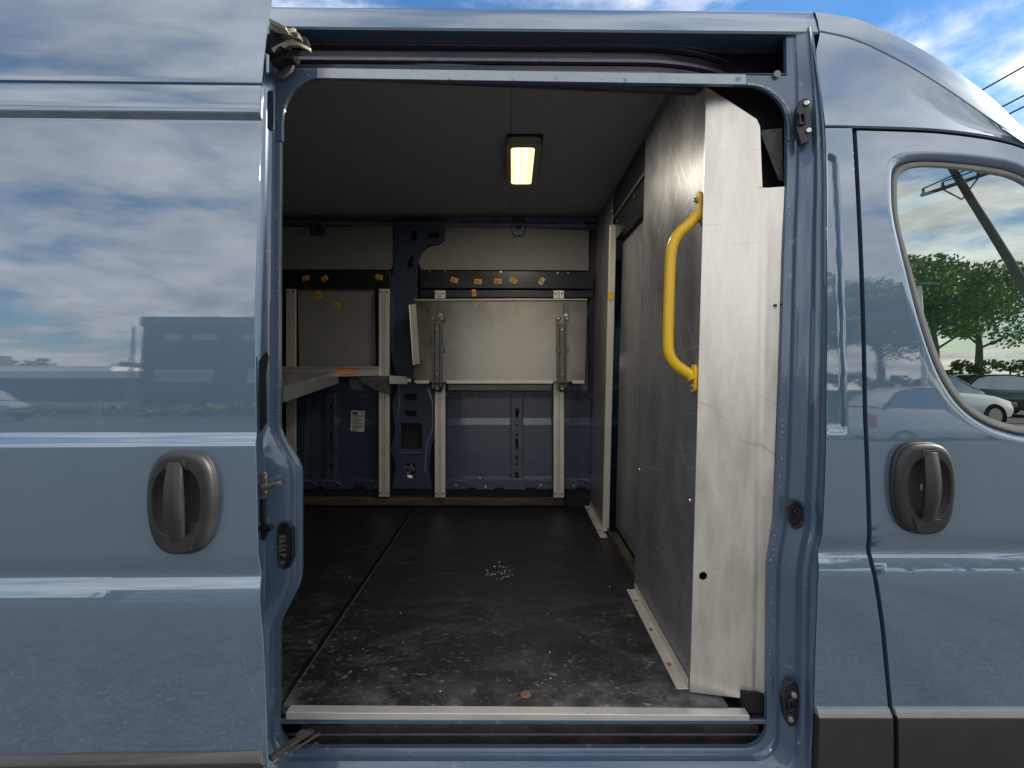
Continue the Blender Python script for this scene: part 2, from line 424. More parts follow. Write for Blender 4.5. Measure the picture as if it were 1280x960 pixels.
# main roof
cs = [(1.345,2.292),(1.258,2.284),(1.2535,2.2835),(1.252,2.2875),(1.262,2.320),(1.273,2.348),(1.278,2.355),(1.288,2.361),(1.33,2.388),(1.45,2.428),(1.7,2.46),(YC,2.475)]
cs += [(2*YC-y, z) for y, z in reversed(cs[:-1])]
q = MB(); q.grid([[Vector((x, y, z - .010*(x+.1) + (.004 if x < -.7 else 0))) for y, z in cs] for x in (-3.12, -2, -1.2, -.6, -.2, .2, .5, .7812)])
q.build('roof', M['paint'], van, solid=.002, ang=28)

# front roof cap over the cab
zt = pchip([(.7775,2.347),(.870,2.327),(.9457,2.288),(1.037,2.2247),(1.128,2.150),(1.199,2.0845),(1.2707,2.0067),(1.40,1.885),(1.5,1.785),(1.75,1.54),(2.05,1.26)])
zs_ = pchip([(.758,2.2817),(.8497,2.257),(.961,2.1925),(1.0657,2.112),(1.1697,2.0256),(1.239,1.974),(1.40,1.840),(1.5,1.740),(1.75,1.495),(2.05,1.215)])
zb = pchip([(.76,2.008),(1.0,2.000),(1.135,1.985),(1.2425,1.9575),(1.40,1.825),(1.5,1.725),(1.75,1.48),(2.05,1.20)])
rows = []
capx = frange(.782, 1.36, 30)
capx0 = capx[0]
def capX(x, z):
    return x - (.021*(1-sstep(2.20, 2.285, z)) if x == capx0 else 0)
def capsec(x, full=True):
    b, s_, t = zb(x), zs_(x), zt(x); sec = [(prof(b)+.022, b+.001), (prof(b)+.004, b+.001), (prof(b+.004), b+.005)]
    for k in range(1, 9):
        z = b+.005 + (s_-b-.005)*k/9; sec.append((prof(z) + .004*math.sin(math.pi*k/9), z))
    yS = prof(s_)
    sec += [(yS, s_-.004), (yS+.006, s_), (yS+.004, s_+.005), (yS+.010, s_+(t-s_)*.45), (yS+.022, t-.006), (yS+.030, t)]
    if full:
        y0 = yS+.030
        sec += [(y0+.045, t+.026), (y0+.16, t+.062), (y0+.4, t+.09), (YC, t+.10)]
        sec += [(2*YC-y, z) for y, z in reversed(sec[:-1])]
    return sec
q = MB(); q.grid([[Vector((capX(x, z), y, z)) for y, z in capsec(x)] for x in capx])
for side in (0, 1):
    q.grid([[Vector((x, 2*YC-y if side else y, z)) for y, z in capsec(x, False)] for x in frange(1.36, 2.05, 16)])
q.build('front_roof_cap', M['paint'], van, solid=.002, ang=30)
q = MB(); rows = []
for x in frange(1.362, 2.05, 10):
    y0 = prof(zs_(x))+.032; rows.append([Vector((x, y0+(2*YC-2*y0)*k/10, zt(x)+.05*math.sin(math.pi*k/10))) for k in range(11)])
q.grid(rows); q.build('windscreen', M['glass'], van)
# bonnet and nose
q = MB(); sec = []
for x, zh, yi in ((2.052,1.30,.0),(2.3,1.18,.02),(2.55,1.06,.06),(2.72,.90,.14),(2.78,.60,.18),(2.76,.32,.2)):
    sec.append([Vector((x, 1.16+yi, .32)), Vector((x, 1.15+yi, min(.7, zh))), Vector((x, 1.17+yi, max(zh-.06,.34)))]
               + [Vector((x, 1.20+yi+(2*YC-2.4-2*yi)*k/8, zh+.05*math.sin(math.pi*k/8))) for k in range(9)]
               + [Vector((x, 2*YC-1.17-yi, max(zh-.06,.34))), Vector((x, 2*YC-1.15-yi, min(.7, zh))), Vector((x, 2*YC-1.16-yi, .32))])
q.grid(sec); q.build('bonnet', M['paint'], van, solid=.003)

# panel between the doorway and the cab door, with its pressed recess
def ribdepth(x, z):
    a = sstep(outx(z)+.002, outx(z)+.009, x) * (1-sstep(.779, .787, x))
    cz = 1.93 - max(0, (x-.765))**2*30
    c = sstep(1.262, 1.285, z) * (1-sstep(cz, cz+.012, z))
    return .013*a*c
q = MB(); sheet(q, zrows(.626, 2.004, frange(1.25,1.30,10)+frange(1.90,1.96,16)), lambda z: outx(z), lambda z: gapx(z)-.0055, lambda x, z: prof(z)+ribdepth(x, z), 44)
sheet(q, zrows(.626, 2.004), lambda z: gapx(z)-.0055, lambda z: gapx(z)-.0050, lambda x, z: prof(z)+(.02 if x > gapx(z)-.0052 else 0), 2)
pil = q.build('door_pillar', M['paint'], van, ang=40)
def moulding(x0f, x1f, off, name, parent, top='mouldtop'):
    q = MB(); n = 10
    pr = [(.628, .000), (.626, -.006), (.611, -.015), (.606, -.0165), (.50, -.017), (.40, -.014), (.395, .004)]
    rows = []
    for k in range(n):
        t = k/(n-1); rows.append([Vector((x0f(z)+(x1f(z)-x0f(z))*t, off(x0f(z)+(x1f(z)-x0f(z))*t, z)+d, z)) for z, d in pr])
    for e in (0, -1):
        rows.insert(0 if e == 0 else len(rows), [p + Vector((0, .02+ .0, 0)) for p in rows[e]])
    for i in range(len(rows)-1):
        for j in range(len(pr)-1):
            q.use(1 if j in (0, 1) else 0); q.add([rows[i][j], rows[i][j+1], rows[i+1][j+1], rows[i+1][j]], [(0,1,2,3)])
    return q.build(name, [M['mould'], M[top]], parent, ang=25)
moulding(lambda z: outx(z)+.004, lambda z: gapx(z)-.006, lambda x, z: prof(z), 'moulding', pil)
q = MB(); sheet(q, zrows(.32, 2.0), lambda z: gapx(z)-.04, lambda z: gapx(z)+.03, lambda x, z: prof(z)+.024, 2)
q.grid([[Vector((x, prof(zb(x))+.025, zb(x)+dz)) for x in frange(.79, 2.04, 30)] for dz in (-.035, .03)])
q.build('door_seal', M['rubber'], van)

# ---- cab door with its window
wl = [P(*a, 1.18).xz for a in ((1113,228),(1116,208),(1124,198),(1140,192),(1170,191),(1225,195),(1280,204))]
wl = [tuple(a) for a in wl] + [(1.33,1.835),(1.42,1.755),(1.55,1.63),(1.68,1.50),(1.76,1.40),(1.79,1.33),(1.77,1.28),(1.70,1.252),(1.6,1.243),(1.4,1.240)]
wl += [tuple(P(*a, 1.165).xz) for a in ((1280,552),(1250,545),(1222,534),(1196,514),(1178,490),(1163,460),(1150,420),(1140,380),(1128,320),(1118,265))]
def smooth_loop(l, it=2):
    for _ in range(it):
        o = []
        for i in range(len(l)):
            a, b = l[i], l[(i+1) % len(l)]
            o += [(a[0]*.75+b[0]*.25, a[1]*.75+b[1]*.25), (a[0]*.25+b[0]*.75, a[1]*.25+b[1]*.75)]
        l = o
    return l
wl = smooth_loop(wl)
ZS = 1.205
ol = [(gapx(z)+.0055, z) for z in frange(ZS, zb(.84)-.008, 30)] + [(x, zb(x)-.008) for x in frange(.85, 2.03, 60)] + [(2.045, ZS)] + [(x, ZS) for x in frange(2.0, .86, 40)]
CW = (1.33, 1.52)
def raycast(loop, ang):
    dx, dz = math.cos(ang), math.sin(ang); best = None
    for i in range(len(loop)):
        (ax, az), (bx, bz) = loop[i], loop[(i+1) % len(loop)]
        ex, ez = bx-ax, bz-az; den = dx*ez - dz*ex
        if abs(den) < 1e-12: continue
        t = ((ax-CW[0])*ez - (az-CW[1])*ex)/den; u = ((ax-CW[0])*dz - (az-CW[1])*dx)/den
        if t > 0 and -1e-9 <= u <= 1+1e-9 and (best is None or t < best): best = t
    return best
# sample angles: evenly plus outline vertices, so that the corners stay crisp
angs = set(2*math.pi*i/220 for i in range(220))
for l in (ol, wl):
    for x, z in l: angs.add(math.atan2(z-CW[1], x-CW[0]) % (2*math.pi))
angs = sorted(angs); angs = [a for i, a in enumerate(angs) if i == 0 or a-angs[i-1] > 1e-4]
wr = [raycast(wl, a) for a in angs]; orr = [raycast(ol, a) for a in angs]
def wring(off, dy):
    return [Vector((CW[0]+math.cos(a)*(r-off), prof(CW[1]+math.sin(a)*(r-off))+dy, CW[1]+math.sin(a)*(r-off))) for a, r in zip(angs, wr)]
rows = []
for k in range(11):
    t = (k/10); row = []
    for a, r0, r1 in zip(angs, orr, wr):
        r = r0+(r1+.004-r0)*t; z = CW[1]+math.sin(a)*r; row.append(Vector((CW[0]+math.cos(a)*r, prof(z), z)))
    rows.append(row)
rows += [wring(-.001, .0005), wring(.003, .002), wring(.010, .0095), wring(.014, .016), wring(.016, .022)]
q = MB(); q.grid(rows, True)
sheet(q, zrows(.395, ZS), lambda z: gapx(z)+.0055, lambda z: 2.045, lambda x, z: prof(z), 40)
sheet(q, zrows(.395, zb(.84)-.008), lambda z: gapx(z)+.0050, lambda z: gapx(z)+.0055, lambda x, z: prof(z)+(.02 if x < gapx(z)+.0052 else 0), 2)
cdoor = q.build('cab_door', M['paint'], van, ang=42)
q = MB(); q.grid([wring(.0155, .020), wring(.0165, .0135), wring(.020, .0105), wring(.029, .0115), wring(.033, .0145), wring(.035, .0185), wring(.036, .040)], True)
q.build('window_seal', M['seal'], cdoor)
q = MB(); g0 = wring(.033, .021)
gl = [[Vector((CW[0]+(p.x-CW[0])*t, prof(1.55)+.029+.45*(prof(CW[1]+(p.z-CW[1])*t)-prof(1.55)), CW[1]+(p.z-CW[1])*t)) for p in g0] for t in (1, .8, .6, .4, .2, .02)]
q.grid(gl, True); q.build('window', M['glass'], cdoor, ang=80)
q = MB(); ring = [wring(.036, .036), wring(.038, .09), wring(.060, .11)]
q.grid(ring, True); q.build('inner_frame', M['dark'], cdoor)
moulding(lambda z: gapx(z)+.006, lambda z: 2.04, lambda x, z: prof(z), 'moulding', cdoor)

def door_handle(c, sx, parent, W=.142, H=.214):
    """moulded bezel with scooped cup and a vertical grip; sx=-1 mirrors"""
    q = MB(); n = 64; c = Vector(c)
    def pt(u, v, w_): return c + Vector((sx*u, -w_, v))
    def shape(a, b, du=0, dv=0, e=3.0, taper=.10):
        return [(u*(1-taper*(-(v-dv)/b if v < dv else -.35*(v-dv)/b*-1)) + du, v) for u, v in superell(a, b, e, n, 0, dv)]
    a, b = W/2, H/2
    rr = [(shape(a, b), -.004), (shape(a, b), .006), (shape(a-.0025, b-.0025), .008), (shape(a-.003, b-.003), .010), (shape(a-.001, b-.001), .0115), (shape(a-.002, b-.002), .017),
          (shape(a-.006, b-.006), .0215), (shape(a-.011, b-.014), .0232),
          (shape(a*.70, b*.66, -.006, .002, 2.8), .0225), (shape(a*.68, b*.64, -.006, .002, 2.8), .0195),
          (shape(a*.60, b*.57, -.006, .000, 2.6), .009), (shape(a*.48, b*.48, -.006, 0, 2.4), .0035), (shape(a*.1, b*.1, -.006, 0, 2.2), .003)]
    q.grid([[pt(u, v, w_) for u, v in s_] for s_, w_ in rr], True)
    # grip
    rows = []
    for k in range(17):
        t = k/16; v = b*.80 - t*b*1.50; bow = .019 + .016*math.sin(math.pi*min(1, max(0, .08+t*.84)))
        wd = .0155 + .003*math.sin(math.pi*t); u0 = -.008 + .006*t
        rows.append([pt(u0+x, v, bow+y) for x, y in ((-wd,-.010),(-wd,-.001),(-wd*.75,.003),(0,.0045),(wd*.75,.003),(wd,-.001),(wd,-.010))])
    q.grid(rows, True); q.add(rows[0], [tuple(range(7))]); q.add(rows[-1], [tuple(range(7))])
    # hinge pad at the foot of the grip
    q.prism([(-.030,-.068),(.034,-.068),(.026,-.094),(.014,-.098),(-.012,-.098),(-.020,-.092)], [], lambda u, v: pt(u, v, .0262), (0, .006, 0))
    q.prism([(-.024,.090),(.012,.090),(.014,.076),(-.026,.076)], [], lambda u, v: pt(u, v, .0255), (0, .006, 0))
    q.prism([(.012,-.040),(.040,-.040),(.030,-.062),(.012,-.066)], [], lambda u, v: pt(u, v, .015), (0, .012, 0))
    return q.build('door_handle', M['plastic'], parent, bevel=.0012, ang=38)
hz = EYE-(608.5-455)/K*1.15
door_handle(((1152.5-641)/K*1.14, prof(hz)-.001, hz), -1, cdoor)

# ---- the sliding door, slid back along the outside
dof = tab([(.3,0),(1.258,0),(1.262,.001),(1.280,.0115),(1.286,.0125),(1.90,.0125),(1.961,.0125),(1.964,.0115),(1.974,.001),(1.977,0),(2.0345,0),(2.037,.006),(2.0425,.007),(2.045,.001),(2.3,.0)])
dxr = tab([(2.30,-.546),(1.966,-.5485),(1.524,-.5505),(1.286,-.543),(1.256,-.537),(1.02,-.530),(.855,-.515),(.64,-.5115),(.3,-.508)])
def dprof(x, z): return prof(z) - .127 + dof(z) + .020*(x+.55) + .004*sstep(.02, 0, dxr(z)-x)*0
ex = (1.250,1.256,1.258,1.262,1.27,1.280,1.286,1.292,1.955,1.961,1.964,1.974,1.977,2.03,2.0345,2.037,2.0425,2.045,2.05)
q = MB(); sheet(q, zrows(.395, 2.30, ex), lambda z: -1.84, lambda z: dxr(z), dprof, 30)
sdoor = q.build('sliding_door', M['paint'], van, solid=.0025, ang=24, off=-1)
q = MB(); sheet(q, frange(.42, 2.25, 30), lambda z: -1.80, lambda z: -.605, lambda x, z: dprof(x, z)+.075, 8)
sheet(q, frange(.42, 2.25, 30), lambda z: -.605, lambda z: -.600, lambda x, z: dprof(x, z)+(.075 if x < -.602 else .006), 2)
q.build('inner_shell', M['jamb'], sdoor)
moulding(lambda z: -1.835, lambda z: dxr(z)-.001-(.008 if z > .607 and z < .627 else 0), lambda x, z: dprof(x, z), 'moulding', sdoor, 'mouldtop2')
hx = (232.5-641)/K*1.018; hz = EYE-(626-455)/K*1.018
door_handle((hx, dprof(hx, hz)-.001, hz), 1, sdoor)

# ---- doorway frame
def uloop(Y, xl, xr, z_b, r, bulge, wl_, last=False):
    zt_ = 2.288; pts = []
    def bump(z): return sstep(.745, .90, z)*(1-sstep(1.15, 1.275, z))
    def yy(z):
        if last: return prof(z)+.003
        return Y + wl_*lean(z)
    for z in frange(zt_, z_b+r, 90): pts.append(Vector((xl + bulge*bump(z), yy(z), z)))
    for k in range(1, 10):
        a = R(180+90*k/10); z = z_b+r+r*math.sin(a); pts.append(Vector((xl+r+r*math.cos(a), yy(z), z)))
    xr0 = xr + rshift(z_b+r)
    for x in frange(xl+r, xr0-r, 24): pts.append(Vector((x, yy(z_b), z_b)))
    for k in range(1, 10):
        a = R(270+90*k/10); z = z_b+r+r*math.sin(a); pts.append(Vector((xr0-r+r*math.cos(a), yy(z), z)))
    for z in frange(z_b+r, zt_, 90):
        pts.append(Vector((xr + rshift(z) + (.006*wl_*(sstep(.99,1.03,z)-sstep(1.05,1.10,z)) if not last else 0), yy(z), z)))
    return pts
loops = [uloop(1.262, -.5955, .681, .4505, .055, .056, .12), uloop(1.250, -.594, .682, .449, .055, .056, .12), uloop(1.2485, -.5975, .688, .446, .057, .055, .12),
         uloop(1.246, -.607, .699, .437, .06, .054, .14), uloop(1.243, -.6085, .7015, .435, .06, .053, .15),
         uloop(1.230, -.610, .704, .432, .06, .050, .25), uloop(1.227, -.612, .708, .428, .06, .044, .28),
         uloop(1.214, -.620, .729, .412, .06, .006, .40), uloop(1.210, -.621, .7315, .409, .06, .004, .42),
         uloop(1.192, -.622, .7325, .402, .06, .002, .55), uloop(1.188, -.623, .7350, .399, .06, 0, .6),
         uloop(1.184, -.624, .7395, .394, .06, 0, .66), uloop(1.178, -.625, .7405, .391, .06, 0, .72),
         uloop(1.163, -.626, .7355, .386, .06, 0, .9), uloop(1.158, -.627, .7355, .383, .06, 0, .95), uloop(1.15, -.629, .738, .376, .06, 0, 1, True)]
q = MB(); q.grid(loops)
# sill skin under the doorway
sheet(q, frange(.20, .376, 8), lambda z: -.63, lambda z: outx(.376), lambda x, z: prof(max(z,.3))+.003, 8)
frame = q.build('doorway_frame', M['jamb'], van, solid=.0015, ang=30)
# header flange with rounded corners
hp = []
def hz_(x): return 2.189 - .020*(x+.6)/1.3
for x in frange(-.615, .758, 12): hp.append((x, hz_(x)+.0))
hp += [(.7445, 2.10), (.735, 2.0)] + [(.7035, 2.0)]
for k in range(0, 11):
    a = R(0+90*k/10); hp.append((.596+.1075*math.cos(a), 2.035+.108*math.sin(a)))
for x in frange(.56, -.45, 10): hp.append((x, hz_(x)-.0265))
for k in range(0, 11):
    a = R(90+90*k/10); hp.append((-.487+.102*math.cos(a), 2.052+.112*math.sin(a)))
hp += [(-.589, 2.0), (-.610, 2.0)]
q = MB(); q.prism(hp, [], lambda x, z: Vector((x, 1.2455+.12*lean(z), z)), (0, .012, 0))
q.build('header_flange', M['jamb'], frame, bevel=.003)
q = MB(); q.prism([(x, hz_(x)-.001) for x in frange(-.50,.595,14)]+[(x, hz_(x)-.0262) for x in frange(.595,-.50,14)], [], lambda x, z: Vector((x, 1.2425+.12*lean(z), z)), (0, .006, 0))
q.build('header_trim', M['worn'], frame, bevel=.0015)
q = MB()
for k in range(34):
    a = R(4+84*k/33+rnd.uniform(-1,1)); q.cyl(Vector((.600+.1125*math.cos(a), 1.2445+.12*lean(2.1), 2.035+.110*math.sin(a))), (0,-1,0), rnd.uniform(.0015,.0035), .0015, 6)
for z in [rnd.uniform(.62,1.98) for _ in range(46)]:
    q.cyl(Vector((.684+rshift(z)+rnd.uniform(-.001,.006), 1.2482+.12*lean(z), z+rnd.uniform(-.01,.01))), (0,-1,0), rnd.uniform(.0012,.003), .0015, 6)
for z in [rnd.uniform(1.3,2.02) for _ in range(17)]:
    q.cyl(Vector((-.601+rnd.uniform(-.002,.003), 1.2475+.13*lean(z), z)), (0,-1,0), rnd.uniform(.0012,.0026), .0012, 6)
q.build('weld_marks', M['worn'], frame)['kind'] = 'stuff'
MB().prism(rrect(334, 342, 113, 163, 3.6), [], lambda a, b: P(a, b, 1.206), (0,.004,0)).build('pressed_slot', M['inpaint'], frame)  # darker flat plate stands in for a shaded recess
MB().prism([(323,452),(333,438),(336,446),(332,470),(333,528),(325,540)], [], lambda a, b: P(a, b, 1.1905), (0,.004,0)).build('hinge_pocket', M['dark'], frame)  # dark flat plate stands in for a dirty, shaded recess
# little holes and patches in the upper right corner of the frame
for px, py, r in ((972, 92, .009),):
    MB().cyl(P(px, py, 1.246), (0, 1, 0), r, .004, 16).build('grommet', M['seal'], frame)

# upper track in the dark recess over the doorway
q = MB()
q.box(-.66, .775, 1.385, 1.392, 2.25, 2.34); q.box(-.66, .775, 1.27, 1.385, 2.300, 2.306)
q.hexa([(-.66,1.258,2.174),(.775,1.258,2.174),(.775,1.392,2.252),(-.66,1.392,2.252)], [(-.66,1.258,2.177),(.775,1.258,2.177),(.775,1.392,2.255),(-.66,1.392,2.255)])
q.box(.752, .760, 1.262, 1.37, 2.14, 2.285)
q.build('track_recess', M['track'], van)
def railpath(y0, z0, drop=0):
    pts = [Vector((x, y0, z0 - .008*(x+.6))) for x in frange(-.60, .33, 8)]
    for k in range(1, 15):
        t = k/14; pts.append(Vector((.33+.30*t, y0 + .075*t**2.2, z0-.0075-.003*t)))
    return pts
q = MB()
for y0, z0, hh, dd in ((1.312,2.291,.007,.010),(1.300,2.247,.010,.008),(1.290,2.207,.007,.012)):
    pa = railpath(y0, z0)
    q.grid([[p+Vector((0,0,0)) for p in pa],[p+Vector((0,-dd*.4,-hh*.2)) for p in pa],[p+Vector((0,-dd*.4,-hh)) for p in pa],[p+Vector((0,dd,-hh-.002)) for p in pa],[p+Vector((0,dd,-.002)) for p in pa]], True)
each(q, 'upper_track', M['trackedge'], van)
q = MB()
for y0, z0 in ((1.318,2.276),(1.308,2.232)):
    pa = railpath(y0, z0); q.grid([[p for p in pa],[p+Vector((0,.004,-.022)) for p in pa],[p+Vector((0,.03,-.022)) for p in pa],[p+Vector((0,.03,0)) for p in pa]], True)
each(q, 'upper_track_channel', M['track'], van)

# roller arm at the upper left corner
q = MB()
q.prism([(336,22),(357,33),(358,38),(346,33),(336,27)], [], lambda a, b: P(a, b, 1.17), (0, .012, 0))
q.prism([(336,28),(350,36),(356,34),(366,36),(374,42),(376,49),(368,46),(356,42),(345,40),(336,33)], [], lambda a, b: P(a, b, 1.18), (0, .02, 0))
q.prism([(358,50),(366,48),(388,60),(388,64),(372,56),(360,57),(355,60),(350,57),(346,60),(342,66),(339,60)], [], lambda a, b: P(a, b, 1.19), (0, .010, 0))
q.cyl(P(368, 41, 1.178), (0, -1, .2), .007, .008); q.build('roller_arm', M['brass'], frame, bevel=.001)
q = MB(); q.prism([(336,32),(348,42),(360,50),(352,58),(362,62),(370,68),(366,74),(355,72),(345,80),(336,76)], [], lambda a, b: P(a, b, 1.205), (0, .03, 0))
q.cyl(P(343, 58, 1.205), (0, -1, 0), .026, .012); q.cyl(P(382, 58, 1.215), (0,-1,0), .013, .02)
q.build('roller', M['rubber'], frame, bevel=.002)
MB().prism([(345,90),(352,80),(358,74),(367,80),(364,88),(352,97),(346,97)], [], lambda a, b: P(a, b, 1.236), (0, .012, 0)).build('roller_bumper', M['foam'], frame, bevel=.003)

# striker, bolt and contact plate on the rear upright
q = MB(); q.prism([(325,598),(327,591),(330,590),(333,593),(334,612),(332,621),(329,622),(326,615)], [], lambda a, b: P(a, b, 1.196), (0, .006, 0))
for c in ((330,597),(330,616)): q.cyl(P(c[0], c[1], 1.196), (0,-1,0), .0055, .003, 12)
q.tube([P(329,608.5,1.198), P(329,609,1.182), P(334,609,1.172), P(343,606,1.166), P(352,603.5,1.166)], .0062, 10)
q.build('latch_striker', M['brass'], frame, bevel=.0008)
q = MB(); q.tube([P(329,624,1.20), P(329,652,1.20)], .006, 8); q.tube([P(324,660,1.19), P(332,662,1.18), P(340,659,1.175)], [.006,.009,.007], 10)
q.prism([(323,652),(329,651),(332,658),(333,668),(330,676),(324,672)], [], lambda a, b: P(a, b, 1.2), (0,.01,0))
q.build('door_check', M['rubber'], frame)
q = MB(); o = [(346.5,662),(350,654.5),(355,652.5),(361,654.5),(366,661),(366.5,698),(362,709),(355.5,712),(350,708),(347,700)]
inn = [(356+(a-356)*.80, 682+(b-682)*.88) for a, b in o]
q.prism(o, [inn], lambda a, b: P(a, b, 1.2155), (0, .014, 0)); q.prism(inn, [], lambda a, b: P(a, b, 1.222), (0, .008, 0))
cp = q.build('contact_plate', M['black'], frame, bevel=.0012)
q = MB()
for y0, y1, x0, x1 in ((669,672,350,357),(672,679,350,352),(674,677,353,357),(681,683,350,358),(683,690,350,352),(686,688,353,357),(692,694,350,358),(694,697,355,357),(701,704,352,356)):
    a = P(x0, y0, 1.221); b = P(x1, y1, 1.221); q.box(a.x, b.x, 1.2185, 1.2225, b.z, a.z)
each(q, 'contact_pin', M['brass'], frame)

# guide blocks and the lock hole on the front upright
def guide(pl, Y, scr, hole):
    q = MB(); q.prism(pl, [], lambda a, b: P(a, b, Y), (0, .018, 0))
    q.prism([(hole[0]-4,hole[1]-8),(hole[0]+4,hole[1]-9),(hole[0]+5,hole[1]+7),(hole[0]-3,hole[1]+8)], [[(hole[0]-2,hole[1]-5),(hole[0]+2,hole[1]-5.5),(hole[0]+3,hole[1]+4),(hole[0]-1,hole[1]+4.5)]], lambda a, b: P(a, b, Y-.008), (0, .01, 0))
    q.build('guide_block', M['black'], frame, bevel=.002)
    q = MB()
    for c in scr: q.cyl(P(c[0], c[1], Y+.001), (-.2, -1, 0), .0085, .007, 16, .006)
    each(q, 'guide_screw', M['steel'], frame, bevel=.001)
guide([(997,134),(1003,123),(1010,122),(1014,140),(1016,166),(1011,178),(1002,180),(997,162)], 1.212, ((1007,130),(1010,164)), (1003,148))
guide([(978,872),(985,854),(992,851),(1000,864),(999,892),(994,908),(987,909),(981,896)], 1.196, ((992,868),(988,898)), (989,883))
q = MB(); o = [(985,632),(990,626),(998,626),(1005,634),(1005,650),(1001,660),(993,662),(987,650)]
inn = [(995.5+(a-995.5)*.72, 643+(b-643)*.78) for a, b in o]
q.prism(o, [inn], lambda a, b: P(a, b, 1.210), (0,.012,0)); q.prism(inn, [], lambda a, b: P(a, b, 1.218), (0,.004,0))
q.tube([P(992,638,1.214), P(1000,646,1.214)], .006, 8)
q.build('lock_hole', M['black'], frame, bevel=.002)

# lower track well and step
q = MB(); q.box(-.66, .70, 1.40, 1.41, .40, .52); q.box(-.66, .70, 1.255, 1.41, .415, .42); q.box(-.665,-.655,1.255,1.41,.40,.54); q.box(.70,.71,1.255,1.41,.40,.54)
q.build('step_well', M['track'], van)
q = MB(); q.box(-.60, .66, 1.2535, 1.264, .5065, .5185); q.build('floor_lip', M['jamb'], van, bevel=.003)
q = MB(); q.box(-.45, .64, 1.300, 1.325, .47, .478); q.box(-.60, .655, 1.275, 1.282, .462, .4665); each(q, 'lower_track', M['trackedge'], van, bevel=.001)
q = MB(); q.box(-.56, .655, 1.302, 1.36, .42, .469); q.build('lower_channel', M['grime'], van)
q = MB()
q.tube([P(338,948,1.13), P(352,938,1.15), P(372,924,1.19), P(388,914,1.24)], .011, 8, flat=.6)
q.tube([P(344,955,1.125), P(366,938,1.16), P(400,917,1.21)], .003, 6); q.cyl(P(378,917,1.195), (0,-1,.3), .010, .01); q.cyl(P(395,931,1.20), (0,-1,.3), .007, .01)
q.build('lower_roller_arm', M['grime'], van)

# ---- inside of the cargo bay: lining and far wall
MB().box(-3.08, .76, 1.402, 3.16, 2.357, 2.365).box(-3.08, .76, 1.396, 1.401, 2.262, 2.365).build('ceiling_lining', M['liner'], van)
q = MB(); q.tube([(-.005, 1.40, 2.3565), (-.005, 3.1, 2.3565)], .0016, 6); q.tube([(-1.29,1.5,2.3565),(-1.29,3.1,2.3565)], .0014, 6)
each(q, 'ceiling_seam', M['board'], van)
q = MB()
low = tab([(.50,3.112),(1.044,3.112),(1.046,3.1125),(1.083,3.1225),(1.085,3.123),(1.26,3.126),(1.3,3.13),(2.36,3.15)])
q2 = zrows(.50, 2.36, (1.044,1.046,1.055,1.065,1.075,1.083,1.085,1.26,1.3))
sheet(q, q2, lambda z: -3.09, lambda z: .80, lambda x, z: low(z), 12)
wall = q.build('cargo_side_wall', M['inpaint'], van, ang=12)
q = MB(); q.box(-3.09, -3.08, 1.2, 3.14, .50, 2.36); q.box(-3.09, -.66, 1.30, 1.31, .5, 2.36); q.build('cargo_end_lining', M['board'], van)
# slotted rail under the ceiling
slots = []
x = 205
while x < 735:
    wdt = 26 if (x//30) % 3 else 20
    if not (478 < x+wdt/2 < 560): slots.append([(x, 273.5), (x+wdt, 273.5), (x+wdt, 281.5), (x, 281.5)])
    x += 35
q = MB(); q.ppoly([(180,268),(742,270),(742,288),(180,286)], 3.085, .03, slots); q.build('slotted_rail', M['inpaint'], wall)
q = MB(); q.ppoly([(180,266),(742,268),(742,288),(180,286)], 3.119, .003); q.build('rail_slot_shade', M['dark'], wall)  # dark sheet supplies the shade seen through the slots
q = MB()
for a, b in ((388,406),(640,656)):
    q.ppoly([(a,270),(b,270),(b,290),(b-3,294),(a+3,294),(a,290)], 3.055, .03, [[(a+5,280),(b-5,280),(b-5,286),(a+5,286)]])
each(q, 'roof_bow_tab', M['inpaint'], wall, bevel=.003)
# pillar with its pressed holes
pl = [(493,271),(556,271),(556,299),(549,304),(537,306),(527,313),(522,325),(521,350),(523,470),(539,482),(545,500),(546,535),(539,560),(536,585),(540,611),(490,611),(495,580),(488,562),(494,540),(490,505),(497,482),(489,440),(488,352),(493,330)]
ov = lambda cx, cy, a, b: superell(a, b, 3, 16, cx, cy)
holes = [ov(513,496,8,4), ov(513,517,8,4), rrect(501,527,529,561,2), rrect(507,519,579,598,2), ov(517,294,4,6), [(508,326),(516,318),(516,332),(508,336)], ov(542,294,7,4)]
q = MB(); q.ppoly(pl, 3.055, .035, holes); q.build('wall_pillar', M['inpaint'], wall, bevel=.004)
q = MB(); q.ppoly([(488,268),(558,268),(558,304),(530,330),(530,480),(548,500),(546,612),(486,612)], 3.1, .004); q.build('pillar_hole_shade', M['dark'], wall)  # dark sheet supplies the shade inside the pillar holes
q = MB(); q.tube([P(535,485,3.053), P(541,505,3.053), P(541,535,3.053), P(533,556,3.053), P(531,590,3.053)], .006, 8); q.tube([P(499,470,3.053), P(499,500,3.053), P(497,525,3.053)], .005, 8)
q.tube([P(502,566,3.053), P(528,566,3.053)], .006, 6)
each(q, 'pillar_bead', M['inedge'], wall)
q = MB()
for k in range(26):
    c = P(rnd.uniform(508,518), rnd.uniform(580,597), 3.09); q.add([c+Vector((rnd.uniform(-.02,.02), rnd.uniform(-.01,.01), rnd.uniform(-.02,.02))) for _ in range(3)], [(0,1,2)])
q.build('foil_scrap', M['steel'], wall)
